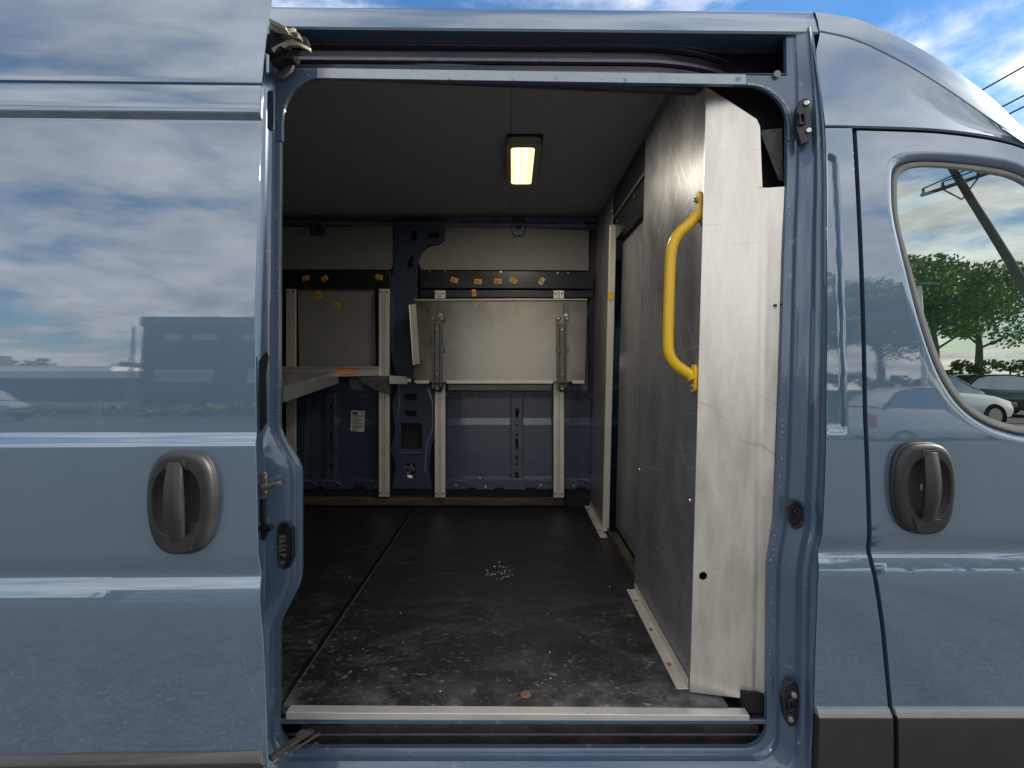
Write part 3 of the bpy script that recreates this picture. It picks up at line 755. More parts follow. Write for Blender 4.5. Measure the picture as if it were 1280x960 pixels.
# vertical ribs of the lower wall
def rib(x0, x1, y0, y1, hs):
    q = MB(); q.ppoly([(x0,y0),(x1,y0),(x1,y1),(x0,y1)], 3.082, .03, [rrect((x0+x1)/2-w_, (x0+x1)/2+w_, a, b, min(w_, (b-a)/2)*.9, 3) for a, b, w_ in hs])
    q.build('wall_rib', M['inpaint'], wall, bevel=.004)
    MB().ppoly([(x0+1,y0+1),(x1-1,y0+1),(x1-1,y1-1),(x0+1,y1-1)], 3.104, .003).build('rib_hole_shade', M['dark'], wall)  # dark sheet behind each rib paints the shade in its holes
    q = MB(); q.tube([P(x0-.6,y0+2,3.104), P(x0-.6,y1-2,3.104)], .003, 6); q.tube([P(x1+.6,y0+2,3.104), P(x1+.6,y1-2,3.104)], .003, 6); each(q, 'rib_edge', M['inedge'], wall)
rib(639, 653, 496, 611, [(510,522,1.8),(530,533,1.3),(542,545,1.3),(548,562,1.8),(570,574,1.4),(578,582,1.3),(590,598,1.8)])
rib(407, 419, 490, 611, [(505,512,1.5),(525,529,1.3),(540,550,1.6),(562,566,1.3),(580,590,1.6)])
rib(270, 282, 490, 611, [(505,512,1.5),(525,529,1.3)])
# scalloped foot of the wall
def foot(x0, x1, notches):
    pts = [(x0, 599), (x1, 599), (x1, 611)]
    for c, r in sorted(notches, reverse=True):
        pts += [(c+r*math.cos(R(a)), 612-r*.8*math.sin(R(a))) for a in range(0, 181, 20)]
    pts += [(x0, 611)]
    q = MB(); q.ppoly(pts, 3.07, .04)
    yb = x0
    for a, b in ((x0, x0+(x1-x0)*.2), (x0+(x1-x0)*.3, x0+(x1-x0)*.5), (x0+(x1-x0)*.74, x1)):
        e = MB(); e.tube([P(a, 603, 3.068), P((a+b)/2-4, 600, 3.066), P(b-3, 602, 3.066), P(b+3, 606, 3.069)], .004, 6); e.build('foot_bead', M['inedge'], wall)
    q.build('wall_foot', M['inpaint'], wall, bevel=.005)
foot(557, 692, ((589,6),(624,6),(664,7))); foot(705, 740, ((727,6),)); foot(372, 474, ((449,7),(400,5))); foot(200, 358, ((300,6),))
q = MB()
for a, b in ((383,602),(428,608),(470,609),(570,606),(607,608),(676,606),(717,607),(600,597)): q.cyl(P(a, b, 3.07), (0,-1,0), .008, .006, 10)
each(q, 'wall_bolt', M['steel'], wall)
MB().ppoly([(150,611),(745,611),(745,634),(150,634)], 3.095, .01).build('dark_gap', M['dark'], wall)
# lining boards
MB().ppoly([(737,284),(750,284),(750,488),(737,488)], 3.09, .003).build('corner_backing', M['black'], wall)
q = MB(); q.ppoly([(240,360),(490,360),(490,474),(240,474)], 3.098, .003); q.build('board_backing', M['black'], wall)
q = MB(); q.ppoly([(180,283),(386,284),(388,293),(405,293),(406,284),(491,282),(494,331),(488,337),(180,336)], 3.075, .012); q.build('lining_board', M['board'], wall, bevel=.0015)
q = MB(); q.ppoly([(557,284),(639,284),(641,297),(655,297),(657,285),(736,288),(736,338),(526,337),(523,327),(528,315),(538,308),(549,306),(556,301)], 3.075, .012); q.build('lining_board', M['board'], wall, bevel=.0015)
q = MB(); q.ppoly([(372,361),(468,361),(470,470),(374,470)], 3.085, .01); q.ppoly([(250,361),(349,361),(350,640),(250,640)], 3.085, .01); q.build('lining_board', M['board'], wall, bevel=.0015)
q = MB(); q.ppoly([(180,337),(488,338),(488,361),(180,361)], 3.052, .03); q.ppoly([(525,338),(742,340),(742,361),(525,360)], 3.052, .03)
q.ppoly([(525,362),(742,363),(742,372),(525,372)], 3.06, .02); each(q, 'black_wall_rail', M['black'], wall, bevel=.004)
q = MB()
for a, b in ((380,338.5),(455,339.5),(484,339.5),(537,339.5),(556,339.5),(626,340),(697,341),(710,341)): q.cyl(P(a, b, 3.052), (0,-1,0), .006, .004, 10)
each(q, 'rail_bolt', M['steel'], wall)
q = MB(); q.ppoly([(545,489),(742,489),(742,497),(545,497)], 3.05, .05, [rrect(a-1, a+1, 492, 494, .6, 2) for a in (562,575,588,600,620,640,655,670,684,722)]); q.build('dark_wall_rail', M['track'], wall, bevel=.003)
# brown batten at the foot of the far wall
q = MB(); q.ppoly([(376,622),(704,623),(705,632),(374,632)], 3.045, .03); q.build('floor_batten', M['wood'], wall, bevel=.004)

# dashboard, steering wheel and seat seen through the cab window
q = MB(); rows = []
for y in frange(1.24, 3.1, 8):
    rows.append([Vector((x, y, z)) for x, z in ((1.98,.6),(1.62,.6),(1.52,.95),(1.48,1.25),(1.52,1.36),(1.60,1.41),(1.75,1.42),(1.98,1.38))])
q.grid(rows, True); q.build('dashboard', M['dash'], van)
q = MB(); c = Vector((1.40, 1.75, 1.22)); ax = Vector((-.75, 0, .66)).normalized(); u = Vector((0,1,0)); w_ = ax.cross(u)
q.tube([c+u*.19*math.cos(2*math.pi*k/32)+w_*.19*math.sin(2*math.pi*k/32) for k in range(33)], .015, 8); q.tube([c-ax*.25, c], .03, 8); q.tube([c-u*.18, c+u*.18], .015, 6)
q.build('steering_wheel', M['dash'], van)
q = MB(); q.box(.72,.86,1.5,2.0,.95,1.55); q.box(.8,1.25,1.5,2.0,.8,.97); q.box(.72,.82,1.6,1.88,1.58,1.78)
q.build('driver_seat', M['dash'], van, bevel=.04)
MB().box(-3.1, 2.7, 1.42, 3.14, .30, .50).build('underbody', M['dark'], van)
# wheels
for x in (-2.0, 1.95+.1):
    for y in (1.20, 2.93):
        q = MB(); prf = [(.14,.02),(.30,.0),(.335,.03),(.345,.11),(.335,.19),(.30,.22),(.14,.20)]
        q.grid([[Vector((x+r*math.cos(a), y+d, .345+r*math.sin(a))) for a in [2*math.pi*k/40 for k in range(40)]] for r, d in prf], True)
        wh = q.build('wheel', M['rubber'], van)
        q = MB(); q.cyl((x, y+.03, .345), (0,1,0), .20, .15, 28); q.build('rim', M['steel'], wh, bevel=.01)

# ------------------------------------------------------------------ cargo floor
FZ = .541
fl = thing('cargo_floor', 'scuffed black two-panel cargo floor with pale metal edge at the doorway', 'floor panel', (0, YC, FZ))
q = MB(); q.box(-3.05, -.620, 1.273, 3.04, FZ-.022, FZ); q.build('floor_board', M['floor'], fl, bevel=.001)
q = MB(); q.box(-.5985, .56, 1.273, 3.04, FZ-.022, FZ); q.build('floor_board', M['floor'], fl, bevel=.001)
MB().box(-3.05, .72, 1.268, 3.10, FZ-.034, FZ-.026).build('subfloor', M['dark'], fl)
q = MB(); q.prism([(-.578,FZ+.0025),(.603,FZ-.005),(.603,FZ-.020),(-.578,FZ-.0165)], [], lambda x, z: Vector((x, 1.2455, z)), (0, .0285, 0)); q.build('edge_trim', M['alu_white'], fl, bevel=.002)
q = MB(); q.tube([(-.5995, 1.28, FZ-.002), (-.5995, 3.03, FZ-.002)], .0022, 6); q.build('joint_edge', M['alu'], fl)
c = P(657, 866, 1.318); q = MB(); q.cyl((c.x, c.y, FZ-.001), (0,0,1), .016, .003, 20, .013); q.cyl((c.x, c.y, FZ+.002), (0,0,1), .006, .002, 8); q.build('floor_bolt', M['rust'], fl)
q = MB()
for k in range(46):
    if k < 30: px, py = rnd.gauss(628, 10), rnd.gauss(716.5, 4)
    else: px, py = rnd.uniform(420, 840), rnd.uniform(700, 870)
    Y = (EYE-FZ)*K/(py-455); p = P(px, py, Y); s_ = rnd.uniform(.0015, .005) if k < 30 else rnd.uniform(.001, .003)
    n = rnd.randint(4, 6); q.prism([(p.x+s_*rnd.uniform(.5,1.2)*math.cos(2*math.pi*i/n), p.y+s_*rnd.uniform(.5,1.2)*math.sin(2*math.pi*i/n)) for i in range(n)], [], lambda a, b: Vector((a, b, FZ+.0008)), (0,0,-.0012))
q.build('paint_flecks', M['fleck'], fl)['kind'] = 'stuff'

# ------------------------------------------------------------------ bulkhead between cargo bay and cab
bh = thing('bulkhead', 'scuffed bare metal partition wall with yellow grab handle beside the doorway', 'partition', (.6, 2.2, FZ))
LN = .044/1.81
def bx(X, z): return X + LN*(z-FZ)
def vpanel(mb, X, y0, y1, z0, z1, th=.004):
    a = [Vector((bx(X,z), y, z)) for y, z in ((y0,z0),(y1,z0),(y1,z1),(y0,z1))]
    return mb.hexa(a, [p+Vector((th,0,0)) for p in a])
q = MB(); q.prism([(1.322,FZ+.012),(1.934,FZ+.012),(1.934,2.352),(1.41,2.352),(1.41,2.256),(1.322,2.203)], [], lambda y, z: Vector((bx(.4815,z), y, z)), (.004,0,0)); fp = q.build('front_panel', M['alu_dark'], bh, bevel=.001)
q = MB()
a = [Vector((bx(.4815,z)+dx, 1.936+dy, z)) for dx, dy, z in ((0,0,FZ+.012),(.07,0,FZ+.012),(.07,0,2.352),(0,0,2.352))]
q.hexa(a, [p+Vector((0,.003,0)) for p in a]); q.build('panel_return', M['alu_dark'], bh)
q = MB(); vpanel(q, .545, 1.95, 2.60, FZ+.03, 2.08); dp = q.build('sliding_hatch', M['alu_dark'], bh, bevel=.001)
q = MB(); z1 = P(0,478,2.0).z; q.tube([Vector((.543,1.99,z1-.0)), Vector((.530,1.99,z1-.004)), Vector((.530,1.99,z1-.09)), Vector((.545,1.99,z1-.094))], .005, 8); q.build('pull_handle', M['alu'], dp)
q = MB(); vpanel(q, .486, 2.585, 3.085, FZ+.012, 2.352); q.build('rear_panel', M['alu_dark'], bh, bevel=.001)
q = MB(); a = [Vector((bx(.470,z)+dx, 2.565, z)) for dx, z in ((0,FZ+.012),(.034,FZ+.012),(.034,2.16),(0,2.16))]
q.hexa(a, [p+Vector((0,.02,0)) for p in a]); q.build('hatch_post', M['rail'], bh, bevel=.002)
q = MB(); z1 = P(0,368,2.57).z; q.box(bx(.470,z1)-.001, bx(.470,z1)+.025, 2.5625, 2.566, z1-.03, z1+.01); q.build('yellow_mark', M['yellow'], bh)
q = MB(); a = [Vector((bx(.500,2.1)+dx, 1.94, z)) for dx, z in ((0,2.085),(.05,2.085),(.05,2.352),(0,2.352))]
q.hexa(a, [p+Vector((0,.64,0)) for p in a]); hd = q.build('header_rail', M['black'], bh, bevel=.004)
q = MB()
for y, z in ((2.0,2.30),(2.14,2.16),(2.32,2.30),(2.5,2.16)): q.cyl((bx(.500,2.1)-.001, y, z), (-1,0,0), .008, .006, 10)
q.box(bx(.5,2.1)-.012, bx(.5,2.1), 1.96, 2.55, 2.19, 2.20)
each(q, 'header_bolt', M['greybr'], bh)
q = MB()
for y, z in ((1.90,1.02),(1.36,1.05),(2.62,.62),(2.62,2.25),(3.05,2.27),(1.9,2.30),(1.5,2.31)):
    X = .486 if y > 2.55 else .4815
    q.cyl((bx(X,z)-.001, y, z), (-1,0,0), .006, .004, 12, .004)
each(q, 'panel_rivet', M['steel'], bh)
q = MB(); q.box(.495, .545, 1.94, 2.60, FZ+.001, FZ+.008); q.box(.495, .500, 1.94, 2.60, FZ+.008, FZ+.032); q.build('hatch_sill', M['grime'], bh)
for y0, y1 in ((1.335, 1.925), (2.50, 3.06)):
    q = MB(); q.box(.447, .484, y0, y1, FZ+.001, FZ+.004); X = .4805 if y0 < 2 else .484
    q.box(X-.0035, X-.0005, max(y0, 2.59) if y0 > 2 else y0, y1, FZ+.004, FZ+.03)
    fb = q.build('floor_bracket', M['alu_white'], bh, bevel=.001)
    q = MB(); 
    for t in (.18, .5, .84): q.cyl((.460, y0+(y1-y0)*t, FZ+.004), (0,0,1), .007, .002, 12)
    each(q, 'bracket_bolt', M['rust'], fb)
# bright panel that faces the doorway
cx0 = lambda z: bx(.4815, z)
def facept(px, py):
    # left edge at Y=1.318, right edge at Y=1.268
    k = (px-641)/K; Y0, X0, m_ = 1.318, (872-641)/K*1.318, -.050/.20
    return P(px, py, (Y0-m_*X0)/(1-m_*k))
hole = [(879+5.2*math.cos(2*math.pi*k/20), 720+5.2*math.sin(2*math.pi*k/20)) for k in range(20)]
q = MB(); q.prism([(862.5,865),(883,110),(889,112),(946,149),(950,158),(953,234),(900,234),(900,869.5)], [hole], facept, (0,.004,0))
rows = []
for t in frange(0, 1, 24):
    x0, x1 = 944-6*t, 979.5-23*t; w_ = x1-x0
    cols_ = [(900,0),(908,0),(916,0),(924,0),(932,0)] + [(x0+w_*u, d) for u, d in ((0,.0),(.10,.0006),(.22,.0020),(.34,.0034),(.44,.0038),(.54,.0032),(.66,.0014),(.78,-.001),(.90,-.003),(1,-.004))]
    rows.append([facept(px, 234+t*(865+(px-862)*.12-234)) + Vector((0, d, 0)) for px, d in cols_])
q.grid(rows); q.build('corner_panel', M['alu_panel'], bh, ang=50)
q = MB()
for a, b in ((976.5,380.5),(966,665),(968,382)): q.cyl(P(a, b, 1.262), (0,-1,0), .004, .006, 10)
each(q, 'fold_screw', M['black'], bh)
# blackness and felt wedge in the notch at the top
q = MB(); q.hexa([P(949,163,1.285), P(978,160,1.285), P(980,228,1.285), P(973,225,1.285)], [P(952,165,1.33), P(978,162,1.33), P(980,226,1.33), P(972,223,1.33)]); q.build('felt_wedge', M['foam'], bh, bevel=.003)
q = MB(); a = [Vector((x, 1.335, z)) for x, z in ((.535,1.80),(.75,1.80),(.75,2.205),(.535,2.205))]; q.hexa(a, [p+Vector((0,.004,0)) for p in a]); q.build('upper_infill', M['dark'], bh)
q = MB(); q.box(.60, .66, 1.275, 1.31, FZ-.02, FZ+.03); q.build('corner_block', M['rubber'], bh)
# the yellow grab handle
q = MB()
def onp(py, Y): z = EYE-(py-455)/K*Y; return bx(.4815, z), z
Yh = 1.345
path = []
ctl = [(268,.010),(274,.016),(281,.030),(290,.052),(300,.066),(312,.074),(330,.077),(370,.078),(410,.078),(435,.0765),(446,.070),(455,.056),(462,.036),(468,.016),(473,.009)]
for py, o_ in ctl:
    X, z = onp(py, Yh); path.append(Vector((X-o_, Yh, z)))
# densify
cr = []
for i in range(len(path)-1):
    p0, p1, p2, p3 = path[max(i-1,0)], path[i], path[i+1], path[min(i+2,len(path)-1)]
    for k in range(5):
        t = k/5; cr.append(.5*((2*p1)+(p2-p0)*t+(2*p0-5*p1+4*p2-p3)*t*t+(3*p1-p0-3*p2+p3)*t**3))
cr.append(path[-1]); q.tube(cr, .0148, 16)
for a, b in ((240,277),(456,490)):
    X0, z0 = onp(a, Yh); X1, z1 = onp(b, Yh)
    pl = rrect(-.017, .017, z1, z0, .015, 6)
    q.prism(pl, [], lambda y, z: Vector((bx(.4815, z)-.009, Yh+y, z)), (.008, 0, 0))
gh = q.build('grab_handle', M['yellow'], bh, bevel=.001)
q = MB()
for py in (250, 482):
    X, z = onp(py, Yh); q.cyl((X-.009, Yh, z), (-1,0,0), .009, .004, 16); q.cyl((X-.013, Yh, z), (-1,0,0), .0065, .006, 6)
each(q, 'grab_handle_bolt', M['steel'], bh)

# ------------------------------------------------------------------ ceiling lamp
lm = thing('ceiling_light', 'lit rectangular lamp with warm yellow glow under the dark ceiling', 'ceiling light', (.045, 2.2, 2.357))
y0, y1, x0, x1, zt0 = 1.99, 2.47, -.028, .118, 2.354
q = MB(); q.box(x0+.002, x1+.006, y0-.02, y1+.012, 2.3545, 2.3562); q.build('recess_plate', M['dark'], lm)
o = rrect(x0, x1, y0, y1, .03, 6); i_ = rrect(x0+.020, x1-.026, y0+.035, y1-.025, .02, 6)
q = MB(); q.prism(o, [i_], lambda x, y: Vector((x, y, 2.325)), (0, 0, .029)); q.build('lamp_housing', M['housing'], lm, bevel=.003)
q = MB(); q.prism(i_, [], lambda x, y: Vector((x, y, 2.3285)), (0, 0, .004)); q.build('diffuser', M['lamp'], lm)
for k in (0, 1):
    q = MB(); xx = x0+.050+k*.032
    q.box(xx-.007, xx+.007, y0+.05, y1-.045, 2.3265, 2.3280); q.build('lamp_tube', M['tube'], lm)
q = MB()
for a, b in ((.046,.20),(.062,.19),(.045,.34),(.036,.36)): q.cyl((x0+a+.005, y0+b, 2.3262), (0,0,-1), .004, .001, 8)
each(q, 'dirt_spot', M['board'], lm)
al = bpy.data.lights.new('lamp_glow', 'AREA'); al.shape = 'RECTANGLE'; al.size = .08; al.size_y = .38; al.energy = 2.8; al.color = (1, .92, .78)
ao = bpy.data.objects.new('lamp_glow', al); COL.objects.link(ao); ao.parent = lm; ao.location = Vector(((x0+x1)/2, (y0+y1)/2, 2.318)) - lm.location

# ------------------------------------------------------------------ shelving on the far wall
UP = 'metal uprights on the far wall'
def upright(px0, px1, py0, py1, label, segs=None, Y=3.03):
    c = P((px0+px1)/2, py1, Y); t = thing('shelf_upright', label, 'shelf rail', c, UP)
    w_ = px1-px0; q = MB()
    for a, b in (segs or [(py0, py1)]):
        q.ppoly([(px0,a),(px1,a),(px1,b),(px0,b)], Y, .02)
        for u0, u1, d in ((0,.30,.012),(.42,.50,.016),(.58,1.0,.012)):
            A = P(px0+w_*u0, a, Y-d); B = P(px0+w_*u1, b, Y-d); q.box(A.x, B.x, Y-d, Y+.001, B.z, A.z)
    q.build('rail', M['rail'], t, bevel=.0015)
    q = MB()
    for py in (py0+4, py1-5):
        for u in (.15, .8): q.cyl(P(px0+w_*u, py, Y-.012), (0,-1,0), .006, .003, 10)
    each(q, 'rail_screw', M['rust'], t)
    return t
upright(357.5, 369, 361, 622, 'pale metal upright nearest the door edge, behind the drooping shelf')
upright(473.5, 486.5, 361, 621, 'pale metal upright just left of the blue wall pillar')
upright(543.5, 556.5, 363, 622, 'pale metal upright just right of the blue wall pillar, under the folded shelf')
upright(692, 705, 363, 622, 'pale metal upright nearest the partition, under the folded shelf')

# folded-up shelf
fs = thing('folding_shelf', 'sheet metal shelf folded up flat against the far wall', 'shelf', P(625, 480, 2.97), 'folding shelves on the far wall')
q = MB(); a = [P(517.5,373,2.985), P(734,373,2.985), P(731,477,2.955), P(517,478,2.955)]
q.hexa(a, [p+Vector((0,.004,0)) for p in a]); q.build('shelf_plate', M['alu_shelf'], fs, bevel=.001)
q = MB(); a = [P(518,374,2.984), P(734,373.2,2.984), P(734,374.2,2.97), P(518,375,2.97)]; q.hexa(a, [p+Vector((0,0,-.003)) for p in a]); q.build('shelf_edge', M['alu_white'], fs)
q = MB(); a = [P(511,381,2.90), P(519,380,2.97), P(524,455,2.94), P(516,456,2.87)]; q.hexa(a, [p+Vector((.004,.002,0)) for p in a]); q.build('side_flange', M['alu_white'], fs, bevel=.001)
q = MB()
for a, b in ((518,537),(557,692),(714,731)): q.hexa([P(a,475.5,2.94), P(b,475.5,2.94), P(b-1,479.5,2.94), P(a+2,479.5,2.94)], [P(a,475.5,2.957), P(b,475.5,2.957), P(b-1,479.5,2.957), P(a+2,479.5,2.957)])
each(q, 'bottom_lip', M['alu_white'], fs, bevel=.001)
q = MB(); q.ppoly([(560,480.5),(690,480.5),(690,488),(560,488)], 2.985, .03); q.build('hinge_channel', M['greybr'], fs, bevel=.002)
for cx_ in (548, 704.5):
    q = MB()
    def bar(x0, x1, y0, y1, Y, d=.012): 
        A = P(cx_+x0, y0, Y); B = P(cx_+x1, y1, Y); q.box(A.x, B.x, Y, Y+d, B.z, A.z)
    bar(0,5.5,378,393,2.955,.02); bar(-8,-5.5,396,486,2.925); bar(-4.5,1.0,404,487,2.93,.02); bar(2.2,4.4,396,484,2.925); bar(-8,-3,395,400,2.92); bar(2,7,395,401,2.92)
    bar(-8.5,-4,434,440,2.92); bar(3,7,433,440,2.92)
    q.hexa([P(cx_-9,478,2.92), P(cx_+8,478,2.92), P(cx_+4,490,2.96), P(cx_-4,490,2.96)], [P(cx_-9,478,2.94), P(cx_+8,478,2.94), P(cx_+4,490,2.99), P(cx_-4,490,2.99)])
    q.build('fold_bracket', M['greybr'], fs, bevel=.0015)
    q = MB()
    for x_, y_ in ((-2,412),(-2,468),(-2,486),(-6.5,398),(4,398)): q.cyl(P(cx_+x_, y_, 2.924), (0,-1,0), .006, .005, 8)
    q.box(P(cx_+.5,391,2.95).x, P(cx_+5,391,2.95).x, 2.948, 2.953, P(0,396,2.95).z, P(0,392,2.95).z)
    each(q, 'bracket_bolt', M['steel'], fs)

# lowered shelf at the left
ls = thing('folding_shelf', 'grey metal tray shelf lowered and sticking out at the left, drooping towards the doorway', 'shelf', (-1.5, 3.0, 1.33), 'folding shelves on the far wall')
A, B = Vector((-1.075, 3.03, 1.312)), Vector((-1.122, 2.40, 1.242)); W_ = Vector((-1.15, 0, 0)); H = Vector((0,0,.074))
q = MB(); q.hexa([p+H for p in (A, B, B+W_, A+W_)], [p+H+Vector((0,0,.003)) for p in (A, B, B+W_, A+W_)]); q.build('shelf_plate', M['alu_tray'], ls)
q = MB(); e = Vector((.003,0,0)); q.hexa([A, B, B+H, A+H], [p-e for p in (A, B, B+H, A+H)]); q.build('side_lip', M['alu_tray'], ls, bevel=.001)
q = MB(); e = Vector((0,.003,0)); q.hexa([B, B+W_, B+W_+H, B+H], [p+e for p in (B, B+W_, B+W_+H, B+H)]); q.build('front_lip', M['alu_tray'], ls, bevel=.001)
q = MB(); q.ppoly([(150,458),(474,459),(474,469.5),(150,478)], 3.0, .012); q.ppoly([(150,458),(474,458.2),(474,459.6),(150,459.4)], 2.985, .02); q.build('back_bar', M['alu_white'], ls, bevel=.0015)
q = MB(); q.ppoly([(421,459.8),(443.5,460),(443.5,468),(421,467.8)], 2.9975, .002); q.use(1); q.ppoly([(426,465),(438,465),(438,467),(426,467)], 2.9955, .0015); q.ppoly([(424,461.2),(440,461.2),(440,462.4),(424,462.4)], 2.9955, .0015); q.build('warning_label', [M['orange'], M['paper']], ls)
q = MB(); q.ppoly([(447,471),(487,470),(487,492),(472,489),(456,481)], 2.98, .05); q.build('dark_bracket', M['foam'], ls, bevel=.003)
q = MB(); q.ppoly([(486.5,469.5),(508,470.5),(508,480),(486.5,480)], 2.97, .03); q.ppoly([(508,473),(513.5,473),(513.5,477.5),(508,477.5)], 2.98, .01); q.build('bar_end', M['alu_white'], ls, bevel=.002)

# ------------------------------------------------------------------ stickers and the paper note
SG = 'small stickers on the far wall'
def sticker(px, py, w_, h_, ang, m, label, Y, curl=0):
    c = P(px, py, Y); t = thing('sticker', label, 'sticker', c, SG)
    ca, sa = math.cos(R(ang)), math.sin(R(ang)); s_ = Y/K
    q = MB(); nx = 5; rows = []
    for j in range(3):
        rows.append([c+Vector(((u*ca-v*sa)*s_, -.0015-curl*abs(u/w_)**2*.02, (u*sa+v*ca)*s_)) for u in frange(-w_/2, w_/2, nx) for v in ((j/2-.5)*h_,)])
    q.grid(rows); q.use(1)
    for v0, v1, u0, u1 in ((.12,.22,-.35,.1),(-.10,.02,-.35,.32),(-.3,-.2,-.3,.2)):
        q.add([c+Vector(((u*w_*ca-v*h_*sa)*s_, -.0035-curl*.006, (u*w_*sa+v*h_*ca)*s_)) for u, v in ((u0,v0),(u1,v0),(u1,v1),(u0,v1))], [(0,1,2,3)])
    q.build('printed_label', [m, M['rust']], t, solid=.0005)
for a in ((382.5,347.5,9,6,14,M['orange'],'orange sticker at the far left end of the black wall rail',3.050),
          (406,348,8,6,34,M['orange'],'orange sticker tilted upward, second from the left on the black wall rail',3.050),
          (474,346.5,9,6,-16,M['orange'],'orange sticker on the black wall rail just left of the blue pillar',3.050),
          (398,368.5,8,10,28,M['amber'],'larger amber sticker at the top of the grey lining board, turned on its corner',3.083),
          (421,381,9,6,-8,M['amber'],'torn amber sticker lower on the grey lining board, above the drooping shelf',3.083),
          (568,350,9,6,-20,M['orange'],'orange sticker on the black rail just right of the blue pillar',3.050),
          (597.5,352,9,6,-3,M['amber'],'level amber sticker on the rail above the folded shelf',3.050),
          (622.5,351.5,9,6,-2,M['orange'],'level orange sticker on the rail above the middle of the folded shelf',3.050),
          (641.5,350.5,9,6,-32,M['amber'],'amber sticker slanting down to the right on the rail above the folded shelf',3.050),
          (677,351.5,5.5,9,-30,M['pale'],'pale yellow sticker on the rail, nearest the partition',3.050),
          (592.5,366,5,8.5,6,M['orange'],'upright orange sticker tucked just above the folded shelf edge',3.058)):
    sticker(*a)
nt = thing('paper_note', 'white printed paper note stuck on the blue lower wall', 'paper note', P(447, 526, 3.10))
q = MB(); a = [P(439,513,3.108), P(456.5,513.5,3.105), P(455,540,3.108), P(438,538.5,3.105)]; q.add(a, [(0,1,2,3)]); q.use(1)
for y0, x0, x1, h_ in ((515,440.5,447,3),(519.5,441,454,.8),(522,441,444,.8),(524,441,452,.8),(526.5,440,449,.8),(529,440.5,453,.8),(532,440,453.5,.8),(534,440,452,.8),(536.5,440,447,.8)):
    q.add([P(a, b, 3.102) for a, b in ((x0,y0),(x1,y0+.2),(x1,y0+h_+.2),(x0,y0+h_))], [(0,1,2,3)])
q.build('paper_sheet', [M['paper'], M['ink']], nt, solid=.0005)

#ENV#
# ------------------------------------------------------------------ surroundings (mirrored in the paint and the glass)
def asphalt():
    m = mat('asphalt', (.045,.045,.046), .85, var=(.10,.098,.095), vscale=9, bump=.004, bscale=60, specks=(.165,.162,.158), spscale=55, sp_t=.55); return m
M['asphalt'] = asphalt()
M['grass'] = mat('grass', (.08,.16,.025), .9, var=(.13,.22,.04), vscale=1.5, bump=.05, bscale=8)
M['bark'] = mat('bark', (.09,.07,.05), .9, var=(.14,.11,.08), vscale=6, vstretch=(1,1,.2), bump=.01, bscale=20)
M['leaf'] = mat('leaves', (.07,.13,.02), .6, var=(.24,.28,.04), vscale=.8)
M['brick'] = mat('red_brown_brick', (.16,.08,.06), .85, var=(.20,.105,.08), vscale=4)
M['stone'] = mat('grey_parapet', (.11,.11,.12), .8, var=(.15,.15,.16), vscale=2)
M['pane'] = mat('dark_window_pane', (.10,.15,.21), .08, 0, 1, 2.2)  # bluish base colour stands in for mirrored sky
M['white'] = mat('white_car_paint', (.78,.78,.76), .3, 0, 1, 1.6)
M['whitewall'] = mat('white_wall', (.82,.81,.78), .7, var=(.76,.75,.72), vscale=1)
M['greywall'] = mat('grey_roofing', (.14,.14,.15), .7)
M['red'] = mat('red_lens', (.5,.02,.02), .2, 0, 1)
M['pole'] = mat('weathered_pole', (.10,.085,.07), .9, var=(.15,.13,.11), vscale=8, vstretch=(1,1,.1))
M['silvercar'] = mat('silver_car_paint', (.35,.36,.38), .3, .5, 1, 1.6)
def setting(o, kind='structure'): o['kind'] = kind; return o
q = MB(); q.grid([[Vector((x, y, 0)) for x in (-900,-60,-20,0,20,60,900)] for y in (-900,-60,-20,0,20,60,900)]); setting(q.build('ground', M['asphalt']))
q = MB(); q.grid([[Vector((x, y, z)) for x in (4, 20, 40, 120)] for y, z in ((-200,1.6),(-60,1.5),(-30,1.4),(-23,1.3),(-21,.9),(-19.2,.2),(-18.5,.005))]); setting(q.build('lawn', M['grass']))

# brick building opposite the sliding door
bb = thing('brick_building', 'two-storey red-brown brick building behind the photographer, mirrored in the sliding door', 'building', (-18, -40, 0))
x0, x1, yf, yb, zt_ = -24.6, -10.0, -33.0, -50.0, 7.6
ws = []
for zz, hh, cols_ in ((5.35,.8,((-23.4,1.5),(-21.4,1.9),(-18,1.9),(-15.5,1.9),(-13,1.9))),(1.85,1.2,((-23.9,4.3),(-17.5,2.2),(-14,2.2)))):
    for cx_, cw in cols_: ws.append((cx_, cx_+cw, zz, zz+hh))
q = MB(); q.prism([(x0,0),(x1,0),(x1,zt_-.9),(x0,zt_-.9)], [[(a,c),(b,c),(b,d),(a,d)] for a, b, c, d in ws], lambda x, z: Vector((x, yf, z)), (0,-.35,0))
q.box(x0, x0+.3, yb, yf-.351, 0, zt_-.9); q.box(x1-.3, x1, yb, yf-.351, 0, zt_-.9); q.box(x0, x1, yb-.3, yb-.001, 0, zt_-.9)
q.build('brick_wall', M['brick'], bb)
MB().box(x0-.15, x1+.15, yb-.4, yf+.15, zt_-.9, zt_).build('roof_parapet', M['stone'], bb, bevel=.05)
for a, b, c, d in ws:
    q = MB(); q.prism([(a,c),(b,c),(b,d),(a,d)], [[(a+.09,c+.09),(b-.09,c+.09),(b-.09,d-.09),(a+.09,d-.09)]], lambda x, z: Vector((x, yf-.12, z)), (0,-.1,0)); fr_ = q.build('window', M['stone'], bb)
    MB().box(a+.09, b-.09, yf-.19, yf-.17, c+.09, d-.09).build('pane', M['pane'], fr_)

